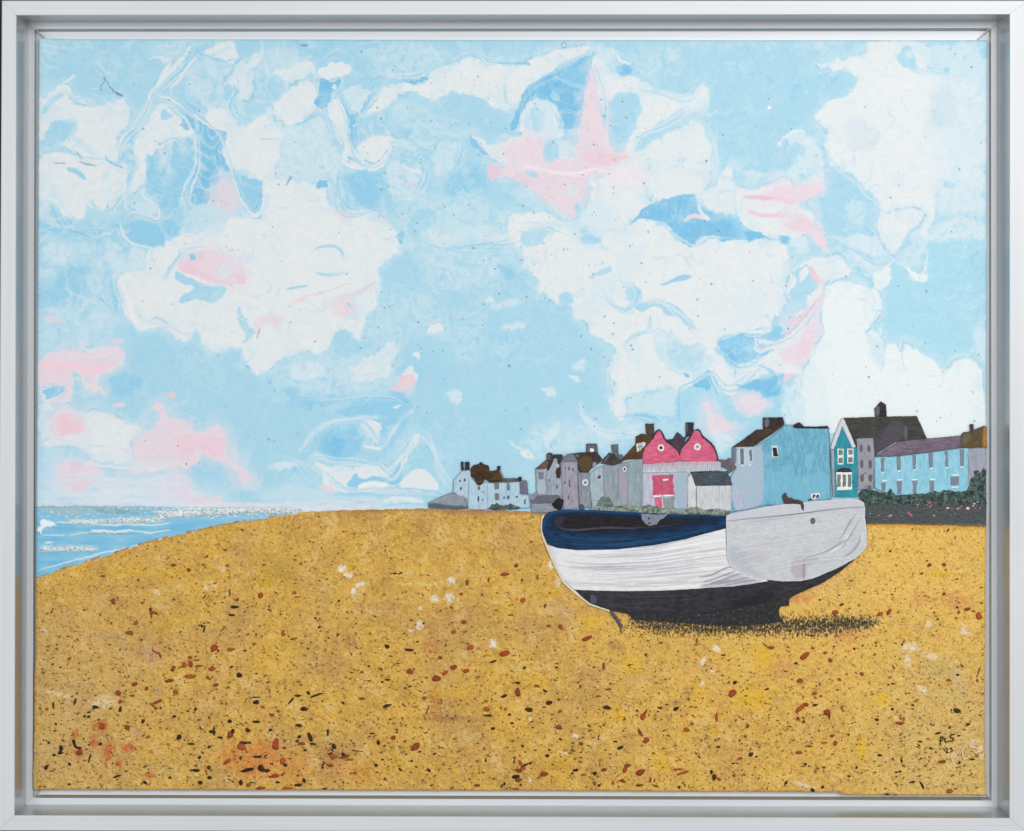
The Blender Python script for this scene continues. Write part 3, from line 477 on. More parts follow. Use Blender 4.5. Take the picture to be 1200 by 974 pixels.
    # ---------- streams of the pour: bundles of nested strokes following one curve
    def BU(pts, half, seq, n=7, op=.85, wv=.6):
        p = chaikin(pts, False, 2); t = np.gradient(p, axis=0); t /= np.hypot(t[:, 0], t[:, 1])[:, None]+1e-9; nn = np.stack([-t[:, 1], t[:, 0]], 1)
        q = np.linspace(0, 1, len(p)); rb_ = random.Random(int(p[0, 0]*7+p[0, 1]))
        for j in range(n):
            o = (j/(n-1)*2-1)*half; a = rb_.uniform(0, .25); b = rb_.uniform(.75, 1); m = (q >= a) & (q <= b)
            if m.sum() < 4: continue
            f = o*(.55+.45*np.sin(3.1*q*np.pi+j*.35))+rb_.uniform(-.5, .5)
            ST((p+nn*f[:, None])[m], rb_.uniform(1.0, 2.6)*max(.8, half/7), seq[j % len(seq)], 1.5, op*rb_.uniform(.6, 1), w=wv, smooth=0)
    S1 = [W, M, W, L, D, W, B]; S2 = [L, M, LL, B, M]; S3 = [W, L, W, M]
    BU(A([(760, 60), (700, 130), (620, 220), (560, 300), (540, 380), (460, 450), (400, 540), (400, 600)]), 7, S1, 8)
    BU(A([(600, 300), (680, 330), (760, 400), (770, 520), (775, 640), (730, 720), (720, 790)]), 6, S1, 7)
    BU(A([(760, 380), (860, 440), (890, 520), (920, 620), (980, 760), (1030, 850), (1070, 780), (1070, 700)]), 4, [W, D, W, M], 5)
    BU(A([(480, 600), (450, 700), (430, 780), (440, 840), (530, 850), (590, 880), (590, 820), (520, 740)]), 4, S3, 5)
    BU(A([(30, 340), (90, 280), (150, 260), (200, 320), (290, 340)]), 5, S3, 5); BU(A([(30, 540), (120, 520), (190, 560), (260, 600), (340, 600)]), 6, S2, 6, .6)
    BU(A([(250, 780), (290, 830), (350, 830), (400, 760), (420, 720)]), 4, S3, 5); BU(A([(900, 180), (960, 260), (930, 330), (980, 400), (1040, 400)]), 9, S2, 8, .6)
    BU(A([(650, 80), (760, 110), (880, 150), (960, 130)]), 7, S2, 6, .5); BU(A([(560, 560), (620, 540), (640, 600), (600, 680), (560, 760)]), 7, S2, 6, .6)
    BU(Bt([(290, 280), (330, 360), (345, 480), (370, 570), (420, 620), (500, 620), (560, 540), (570, 480)]), 5, [W, M, W, D, W], 6)
    BU(Bt([(500, 250), (450, 330), (410, 400), (390, 480), (400, 560)]), 5, [D, W, M, W], 6); BU(Bt([(130, 420), (200, 370), (270, 400), (300, 480), (320, 570)]), 7, S2, 7, .7)
    BU(Bt([(460, 170), (560, 200), (680, 190), (740, 160)]), 6, S3, 6, .7); BU(Bt([(840, 140), (900, 100), (960, 90), (1010, 130), (1110, 140)]), 4, [W, M, L], 5)
    BU(Bt([(250, 640), (300, 720), (310, 790), (370, 850), (480, 820)]), 7, S2, 7, .7); BU(Bt([(580, 600), (640, 560), (720, 600), (730, 700), (660, 770), (560, 760)]), 7, S2, 7, .7)
    BU(Bt([(740, 520), (820, 480), (900, 500), (880, 620), (780, 690)]), 8, S2, 7, .6); BU(Bt([(640, 480), (720, 520), (800, 500)]), 5, S3, 5, .6)
    BU(C([(20, 460), (40, 340), (110, 220), (230, 170), (340, 100)]), 6, [D, W, M, D], 6, .6); BU(C([(30, 480), (60, 380), (120, 310), (190, 340), (230, 440), (200, 500)]), 5, [W, L, W, B], 6)
    BU(C([(540, 560), (600, 480), (700, 420), (800, 370), (900, 330)]), 7, [W, B, W, L], 7); BU(C([(400, 120), (420, 230), (450, 340), (430, 440), (460, 550)]), 5, S3, 5)
    BU(C([(600, 240), (720, 290), (820, 300), (900, 250)]), 6, [W, L, B], 6, .7); BU(C([(940, 380), (930, 480), (970, 580), (960, 680), (890, 790)]), 8, [W, L, B, LL], 7, .6)
    BU(C([(20, 620), (160, 650), (300, 670), (440, 630), (560, 590)]), 4, [(238, 222, 230), P2, P, W], 6, .7); BU(C([(80, 700), (160, 760), (250, 830), (290, 870)]), 6, [P, W, P2, L], 6, .6)
    BU(G([(600, 100), (700, 90), (780, 160), (860, 200), (920, 150), (1000, 170), (1160, 160)]), 3, [W, D, W], 4, .7); BU(G([(-10, 120), (120, 90), (260, 110), (330, 160)]), 8, [W, B, W, L], 7, .7)
    BU(G([(560, 460), (680, 450), (780, 500), (860, 590), (920, 680)]), 5, [B, W, L, W], 6); BU(G([(520, 660), (580, 610), (650, 580), (690, 520)]), 4, [W, B, W], 5)
    BU(G([(440, 640), (480, 720), (450, 800), (490, 900), (470, 1000)]), 5, [W, L, W, B], 5, .7); BU(G([(780, 880), (860, 830), (940, 780), (1000, 860), (1080, 840), (1200, 720)]), 5, [W, D, W, L], 6)
    BU(G([(420, 380), (460, 470), (540, 500), (590, 420), (560, 360)]), 8, S2, 7, .6); BU(G([(950, 640), (1020, 730), (1100, 760), (1200, 660)]), 4, [W, M, W], 5)
    BU(Dt([(160, 700), (260, 690), (360, 700), (390, 640), (340, 560), (260, 460), (180, 500)]), 5, [W, P, L, W], 6, .6); BU(Dt([(350, 400), (390, 480), (400, 580), (500, 660), (640, 770)]), 6, [W, L, B, W], 6, .6)
    BU(Dt([(340, 140), (440, 140), (560, 100), (600, 40)]), 5, [W, L, W], 5, .7); BU(Dt([(720, 80), (760, 150), (840, 170), (960, 180)]), 6, S2, 6, .6)
    BU(H([(60, 600), (60, 680), (150, 650), (260, 580), (340, 480), (390, 400)]), 5, [W, D, P2, W], 6, .7); BU(H([(100, 500), (140, 560), (90, 610), (0, 600)]), 3, [W, B, W], 4)
    BU(H([(400, 370), (500, 345), (600, 390), (650, 460), (600, 540), (650, 640), (660, 760)]), 5, [W2, L, B, W2], 6, .7); BU(H([(420, 160), (520, 220), (620, 260), (700, 240), (780, 180)]), 9, S2, 8, .6)
    BU(H([(880, 180), (860, 300), (820, 360), (770, 320)]), 4, [W2, L, W2], 4, .7); BU(H([(0, 740), (120, 760), (200, 820), (120, 900)]), 5, [W, D, L], 5, .6)
    BU(E([(390, 60), (400, 160), (470, 220), (540, 300), (430, 310), (370, 350), (420, 470), (480, 570)]), 6, [W, L, W, M], 7, .7); BU(E([(30, 120), (140, 90), (260, 130), (380, 140)]), 8, [M, L, D, LL], 8, .6)
    BU(E([(240, 340), (290, 400), (340, 470), (400, 500)]), 8, S2, 8, .6); BU(E([(620, 350), (650, 280), (710, 225), (830, 210)]), 4, [B, W, L], 5, .8)
    BU(E([(30, 740), (130, 690), (260, 700), (360, 690), (410, 640)]), 4, [P2, W, P, W], 6, .8); BU(E([(60, 900), (140, 860), (200, 800), (240, 860), (310, 900)]), 5, [W, P2, L, P], 6, .7)
    BU(E([(500, 570), (600, 560), (680, 600), (740, 620)]), 4, [W, P, B, W], 5, .7); BU(E([(780, 460), (800, 560), (780, 640), (850, 690), (960, 660)]), 4, [W, L, W], 5, .6)
    BU(F([(200, 520), (300, 440), (400, 420), (470, 370), (500, 380)]), 5, [P, W, P2, B, W], 7, .8); BU(F([(700, 180), (820, 210), (960, 180), (1100, 200), (1180, 160)]), 9, S2, 9, .55)
    BU(F([(560, 640), (540, 740), (420, 820), (260, 800)]), 7, [LL, L, W], 7, .5); BU(F([(740, 430), (800, 520), (900, 540), (1000, 480)]), 7, S2, 7, .5)
    BU(I([(20, 330), (160, 300), (290, 380), (440, 420), (620, 430), (720, 380)]), 6, [W, L, W, LL], 7, .8); BU(I([(60, 500), (240, 480), (460, 500), (700, 490), (760, 560)]), 8, [LL, W, (216, 208, 222), L], 8, .6)
    BU(I([(80, 220), (150, 150), (230, 190), (330, 170), (440, 240), (500, 230), (440, 310)]), 4, [W, L, P, W], 6, .7); BU(I([(30, 60), (110, 50), (160, 60), (90, 110)]), 3, [M, W, M], 4, .8)
    BU(J([(60, 110), (230, 120), (400, 100), (560, 100), (660, 160)]), 6, [M, L, B, LL], 7, .7); BU(J([(130, 380), (200, 270), (300, 220), (440, 210), (480, 300), (540, 340), (610, 200)]), 6, [LL, M, W, M], 8, .7)
    BU(J([(170, 380), (260, 420), (400, 410), (500, 410), (560, 480), (600, 390), (660, 330), (690, 260)]), 8, [W, M, W, L], 9, .8); BU(J([(230, 460), (330, 540), (440, 540), (560, 540), (700, 545), (820, 560)]), 6, [W, LL, M, W, P], 8, .8)
    BU(J([(700, 270), (760, 360), (790, 460), (830, 540)]), 7, [L, W, L, B], 7, .6); BU(J([(0, 420), (100, 390), (170, 440), (220, 500)]), 7, [L, LL, M], 7, .5)
    BU(K([(300, 280), (330, 370), (420, 420), (540, 440), (620, 420)]), 7, [LL, L, W, B], 7, .7); BU(K([(470, 380), (560, 350), (650, 340), (710, 390)]), 4, [M, W, D], 5, .7)
    BU(K([(770, 240), (860, 190), (930, 150), (960, 230), (1040, 300)]), 5, [W, D, L], 6, .7)
    hz = fbm(X, Y*5, 50, 501, 3)
    s.mix(al, (214, 224, 233), np.clip(sm(545, 590, Y)*sm(300, 200, X)*(.75+.9*hz), 0, .85)*(1-.75*sm(2, 12, s.c[:, 0]-s.c[:, 1])))
    s.mix(al, (220, 222, 230), np.clip(sm(588, 597, Y)*sm(560, 420, X)*(.7+1.2*fbm(X, Y*3, 20, 511, 3)), 0, .9))
    BU([(190, 596), (240, 592), (300, 590), (380, 592), (460, 588)], 3, [W, (226, 212, 222), L], 5, .8)
    # ---------- global finishing: fine marbling, thin film, specks
    f = fbm(X+3.5*wx, Y+3.5*wy, 7, 71, 3)
    s.c += (f*6)[:, None]*np.array([1.1, .8, .5])
    # the pour: nested contour lines of paler and bluer paint, strongest where the clouds meet the blue
    blue = sm(212, 182, s.c[:, 0]); npk = 1-sm(2, 12, s.c[:, 0]-s.c[:, 1])
    q = 3.0*fbm(X, Y, 120, 140, 2)
    for sc, sd, col, k, kb, kw in ((75, 101, LL, .55, 1, 0), (52, 111, M, .5, .8, .0), (44, 121, W, .55, .9, 0), (60, 131, (196, 216, 228), .5, .2, 1)):
        n = fbm(X+16*fbm(X, Y, 60, sd+3, 2)+.8*wx, Y+16*fbm(X, Y, 60, sd+5, 2)+.8*wy, sc*1.25, sd, 2)
        t = n*4.2; rb = (.5+.5*np.cos(2*np.pi*t))**5
        s.mix(al, col, rb*k*1.0*sm(.0, .35, fbm(X, Y, 70, sd+7, 3)+.06)*(kb*blue*(1-.8*sm(330, 430, Y))+kw*(1-blue)*.6)*(.35+.65*sm(620, 420, X+.3*Y))*npk)
    # fine curling threads of white in the blue and of blue in the white
    for sc, sd, col, kb, kw in ((34, 161, W, .4, 0), (38, 171, (186, 212, 228), 0, .55), (30, 181, D, .3, .1)):
        n = fbm(X+10*fbm(X, Y, 32, sd+3, 2)+wx, Y+10*fbm(X, Y, 32, sd+5, 2)+wy, sc, sd, 2); m = fbm(X, Y, 55, sd+7, 3)
        s.mix(al, col, sm(.09, .01, np.abs(n))*sm(.1, .38, m)*(kb*blue+kw*(1-blue))*(1-.85*sm(340, 430, Y))*npk)
    f2 = fbm(X+6*wx, Y+6*wy, 16, 151, 4)
    s.mix(al, LL, sm(.05, .45, f2)*.4*blue*sm(-.2, .3, fbm(X, Y, 110, 152, 2)))
    s.mix(al, M, sm(.1, .5, -f2)*.4*blue*sm(-.1, .4, fbm(X, Y, 90, 153, 2)))
    s.mix(al, L, sm(.12, .5, f2)*.35*(1-blue)*sm(.0, .4, fbm(X, Y, 70, 154, 2)))
    g = 1+(-.012+(.008)*sm(300, 1160, X)+.01*sm(120, 560, Y))
    s.c *= g[:, None]
    s.h += .25*f+.22*fbm(X, Y, 3.1, 91, 2)+.9*fbm(X+4*wx, Y+4*wy, 20, 95, 2)
    r = random.Random(5)
    for k in range(620):
        x = r.uniform(150, 1150); y = 48+(r.random()**.8)*500
        if r.random() < .35: x = r.uniform(420, 760); y = r.uniform(90, 420)
        rr = r.choice([.45, .55, .6, .7, .9, 1.2]); g = r.uniform(85, 165)
        s.dot(x, y, rr, (g*.8, g*.95, g*1.05), r.uniform(.3, .75), ring=(226, 232, 236) if r.random() < .12 else None)
        if rr > .6: s.h[np.nonzero((abs(X-x) < rr) & (abs(Y-y) < rr))[0]] -= .5
    for (q, w) in ((A([(325, 200), (330, 225), (305, 250), (320, 262)]), 1.1), (A([(345, 235), (370, 265), (415, 290)]), 1.1), (A([(380, 275), (415, 290)]), 2), (A([(195, 545), (225, 590)]), 1), (A([(210, 600), (290, 615)]), 1.1), (A([(95, 605), (150, 608)]), .9),
                   (A([(325, 200), (350, 240)]), .8), (Bt([(130, 55), (160, 57)]), 2)):
        s.stroke(q, w, (95, 130, 150), .8, .8)
    s.dot(661, 53, 2, (200, 225, 232), .8, ring=(90, 110, 125))
    s.dot(901.5, 126, 1.8, (246, 250, 252)); s.dot(284, 371, 1.2, (150, 165, 180), ring=(245, 247, 250))
    return s
def curve(pts):
    xs = [p[0] for p in pts]; ys = [p[1] for p in pts]
    return lambda x: np.interp(x, xs, ys)
_bt = curve([(30, 678), (41, 676), (60, 669), (90, 659), (125, 649), (160, 637.5), (200, 626), (240, 618), (260, 613.5), (300, 606.5), (330, 602.5), (345, 600.5), (400, 598), (450, 597), (500, 596), (530, 597.5), (600, 598.5), (640, 601), (700, 606), (850, 608), (1015, 612.5), (1060, 613.5), (1100, 614.5), (1160, 616)])
def beach_top(x): return _bt(x)+.9*noise(x/9, x*0+3, 7)+.5*noise(x/3.1, x*0+9, 8)
OC = (204, 162, 78)
def paint_beach(X, Y):
    s = Paint(X, Y, OC, 9); al = np.arange(len(X)); wx, wy = s.wx, s.wy
    a = fbm(X+2*wx, Y+2*wy, 70, 201, 4); b = fbm(X+2*wx, Y+2*wy, 22, 211, 4); c = fbm(X+wx, Y+wy, 6, 221, 3); d = fbm(X, Y, 2.6, 231, 2)
    s.mix(al, (184, 144, 88), sm(0, .4, a)*.6)                    # pinkish tan
    s.mix(al, (212, 168, 70), sm(0, .4, -a+b*.5)*.75)              # warm yellow ochre
    s.mix(al, (216, 184, 118), sm(.08, .4, b)*.6)                # pale
    s.mix(al, (166, 126, 54), sm(.08, .4, -b)*.3)
    s.mix(al, (196, 158, 60), sm(.15, .5, fbm(X, Y, 40, 241, 3)+.25*b)*.45)
    s.mix(al, (222, 182, 92), (.6*sm(600, 1000, X)*sm(900, 640, Y)+.25*sm(500, 900, X)))
    s.mix(al, (188, 158, 108), .45*sm(300, 60, X)*sm(660, 760, Y)); s.mix(al, (201, 176, 116), .5*sm(950, 1100, X)*sm(720, 860, Y))
    s.mix(al, (216, 184, 116), sm(.1, .4, c)*.28); s.mix(al, (160, 120, 54), sm(.15, .45, -c)*.3)
    s.mix(al, (120, 84, 38), sm(.32, .55, -d-c*.4)*.6); s.mix(al, (226, 202, 152), sm(.3, .6, d+c*.3)*.3)
    v = np.abs(fbm(X+3*wx, Y+3*wy, 24, 251, 4)); vein = sm(.03, 0, v)*sm(-.1, .2, fbm(X, Y, 60, 252, 2)); v = np.abs(fbm(X+2*wx, (Y+2*wy)*1.5, 11, 255, 3)); vein = np.maximum(vein, .8*sm(.035, 0, v)*sm(.0, .25, fbm(X, Y, 45, 258, 2)))
    s.mix(al, (134, 98, 58), vein*.55)
    # crest line under the horizon
    t = Y-_bt(X)
    s.mix(al, (158, 112, 62), sm(6, 0, t+2.5*b)*.55*sm(340, 420, X)); s.mix(al, (176, 116, 92), sm(9, 1, t+3*b)*.4*sm(500, 560, X)*sm(640, 620, X))
    s.mix(al, (150, 104, 66), sm(3.4, 1.4, t)*.8*sm(345, 300, X)); s.mix(al, (206, 196, 190), sm(1.6, .6, t)*.9*sm(345, 300, X)*sm(-.3, .1, c)); s.mix(al, (214, 160, 62), sm(8, 2, t)*.6*sm(1010, 1030, X))
    Q1 = lambda x, y: (35+x/3.543, 660+y/3.543); Q2 = lambda x, y: (300+x/3.543, 660+y/3.543); Q3 = lambda x, y: (580+x/3.543, 660+y/3.543); Q4 = lambda x, y: (870+x/3.543, 660+y/3.543)
    def soft(Q, L_, col, op, pw=1.0):
        for q in L_:
            cx, cy = Q(q[0], q[1]); rx, ry = q[2]/3.543, q[3]/3.543; an = math.radians(q[4] if len(q) > 4 else 0)
            i = np.nonzero((abs(X-cx) < rx*2+ry*2+3) & (abs(Y-cy) < rx*2+ry*2+3))[0]
            u = X[i]-cx+1.1*wx[i]; w = Y[i]-cy+1.1*wy[i]; uu = u*math.cos(an)+w*math.sin(an); ww = -u*math.sin(an)+w*math.cos(an)
            k = np.clip(1.35-np.hypot(uu/rx, ww/ry), 0, 1)
            n = fbm(X[i], Y[i], 4.5, 260, 4)*2.6-.2
            s.mix(i, col, np.clip(k*pw+n*.7*k, 0, 1)*op); s.h[i] += .35*k
    YE = (216, 172, 40)
    soft(Q4, [(580, 560, 38, 24), (495, 770, 26, 40), (680, 290, 24, 14), (135, 520, 14, 12), (285, 760, 12, 16), (820, 40, 40, 14), (90, 400, 60, 60), (40, 560, 80, 50)], YE, .75)
    soft(Q3, [(512, 622, 24, 26), (915, 700, 22, 30), (945, 630, 18, 20), (240, 130, 24, 18), (400, 240, 34, 24), (460, 200, 40, 10), (840, 540, 40, 40), (690, 830, 40, 40), (545, 895, 18, 16), (560, 420, 50, 40), (190, 500, 40, 30)], YE, .6)
    soft(Q3, [(250, 840, 80, 16)], (176, 132, 34), .6)
    soft(Q2, [(45, 90, 30, 18), (395, 110, 10, 20), (425, 478, 14, 8), (590, 342, 14, 10), (515, 632, 18, 8), (130, 640, 14, 34), (830, 860, 18, 26), (430, 890, 34, 10), (820, 540, 80, 20)], YE, .6)
    soft(Q1, [(985, 85, 20, 40), (600, 250, 90, 60), (500, 40, 160, 30)], YE, .4)
    soft(Q1, [(750, 95, 34, 12, -30), (525, 120, 18, 10), (65, 290, 16, 16), (795, 30, 14, 14), (300, 580, 60, 30), (120, 540, 80, 10, 10)], (222, 206, 178), .7)
    soft(Q1, [(530, 545, 16, 38, 25), (500, 380, 50, 40), (310, 300, 60, 14), (440, 700, 30, 20)], (176, 140, 130), .55)
    soft(Q1, [(860, 800, 80, 50), (940, 850, 90, 60), (960, 770, 60, 40)], (200, 118, 60), .6); soft(Q2, [(50, 790, 90, 60), (150, 860, 100, 60), (430, 870, 110, 40), (60, 628, 24, 20)], (196, 122, 62), .42)
    soft(Q1, [(300, 678, 20, 24), (190, 705, 14, 18), (268, 742, 20, 22), (205, 785, 18, 20), (330, 775, 26, 34), (410, 765, 28, 18), (370, 835, 14, 10), (318, 835, 8, 14), (500, 880, 18, 14), (512, 790, 10, 12), (270, 680, 14, 10)], (184, 88, 48), .75, 1.3)
    soft(Q2, [(785, 455, 26, 10, -45), (735, 340, 36, 30), (735, 590, 26, 60)], (182, 108, 54), .4); soft(Q2, [(800, 640, 130, 20), (330, 800, 60, 30), (400, 330, 20, 30)], (152, 106, 74), .55)
    soft(Q3, [(750, 580, 60, 12, -30), (800, 530, 24, 24), (720, 640, 12, 24, 30), (500, 340, 36, 20)], (150, 116, 80), .6); soft(Q3, [(270, 180, 60, 30), (300, 210, 40, 30), (590, 480, 60, 20)], (196, 160, 118), .6)
    soft(Q4, [(92, 690, 24, 12), (250, 140, 50, 28), (215, 155, 20, 20), (900, 160, 60, 30), (740, 150, 40, 30), (160, 430, 60, 30), (440, 300, 80, 30)], (196, 124, 90), .5)
    for (Qq, x, y, w_, h_, col, o) in ((Q4, 250, 20, 200, 60, (200, 158, 108), .6), (Q4, 330, 90, 100, 40, (206, 168, 110), .5), (Q2, 700, 90, 120, 12, (222, 196, 120), .7), (Q2, 100, 30, 90, 60, (176, 144, 62), .6), (Q2, 280, 130, 40, 60, (184, 158, 96), .5)):
        soft(Qq, [(x, y, w_, h_)], col, o)
    WH = (226, 222, 226)
    soft(Q2, [(430, 85, 22, 10), (410, 115, 12, 18), (355, 20, 20, 14), (380, 45, 20, 10), (808, 75, 26, 16, -30), (748, 148, 20, 16), (803, 145, 18, 20), (683, 184, 9, 9), (680, 255, 16, 18), (648, 274, 10, 8), (985, 338, 18, 20)], WH, .85, 1.3)
    soft(Q3, [(865, 410, 8, 18), (905, 460, 8, 10), (865, 508, 8, 12), (912, 350, 14, 12), (232, 12, 8, 20), (260, 80, 10, 20), (153, 655, 8, 9), (328, 716, 14, 5), (143, 905, 12, 8, 40), (280, 785, 16, 5), (0, 345, 8, 10)], WH, .8, 1.3)
    soft(Q4, [(768, 255, 18, 12), (685, 410, 14, 28), (745, 530, 20, 20), (915, 270, 14, 28), (920, 290, 36, 8), (255, 920, 56, 8, 10), (700, 350, 40, 20), (960, 740, 24, 10), (990, 790, 10, 30), (780, 385, 30, 10)], (222, 208, 190), .75, 1.2)
    soft(Q4, [(600, 820, 14, 14), (890, 470, 30, 50), (910, 520, 24, 20)], (196, 176, 150), .5); soft(Q4, [(780, 540, 16, 30), (870, 560, 60, 40), (820, 430, 80, 40)], (166, 160, 110), .4)
    soft(Q1, [(150, 640, 90, 40), (60, 800, 60, 80), (560, 860, 90, 30)], (188, 160, 104), .5)
    for q in ([(60, 800), (120, 798), (200, 770), (240, 765)], [(40, 790), (90, 785), (130, 775)]): s.stroke(q, 2, (206, 178, 120), 1.5, .6, h=.5)
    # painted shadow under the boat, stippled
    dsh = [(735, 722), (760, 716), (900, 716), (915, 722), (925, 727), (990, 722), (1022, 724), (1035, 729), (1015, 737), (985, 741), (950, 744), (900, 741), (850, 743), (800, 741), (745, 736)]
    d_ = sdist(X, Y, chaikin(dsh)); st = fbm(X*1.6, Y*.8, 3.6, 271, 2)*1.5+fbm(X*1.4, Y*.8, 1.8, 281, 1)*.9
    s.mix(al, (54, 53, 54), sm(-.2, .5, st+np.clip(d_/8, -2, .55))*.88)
    s.h += 1.0*c+.8*d+2.2*b-1.9*vein+.6*fbm(X+wx, Y, 3.8, 291, 2)-.8*np.abs(fbm(X+2*wx, Y+2*wy, 16, 295, 3))*3
    s.c *= (1.0+.02*sm(500, 1100, X))[:, None]
    return s
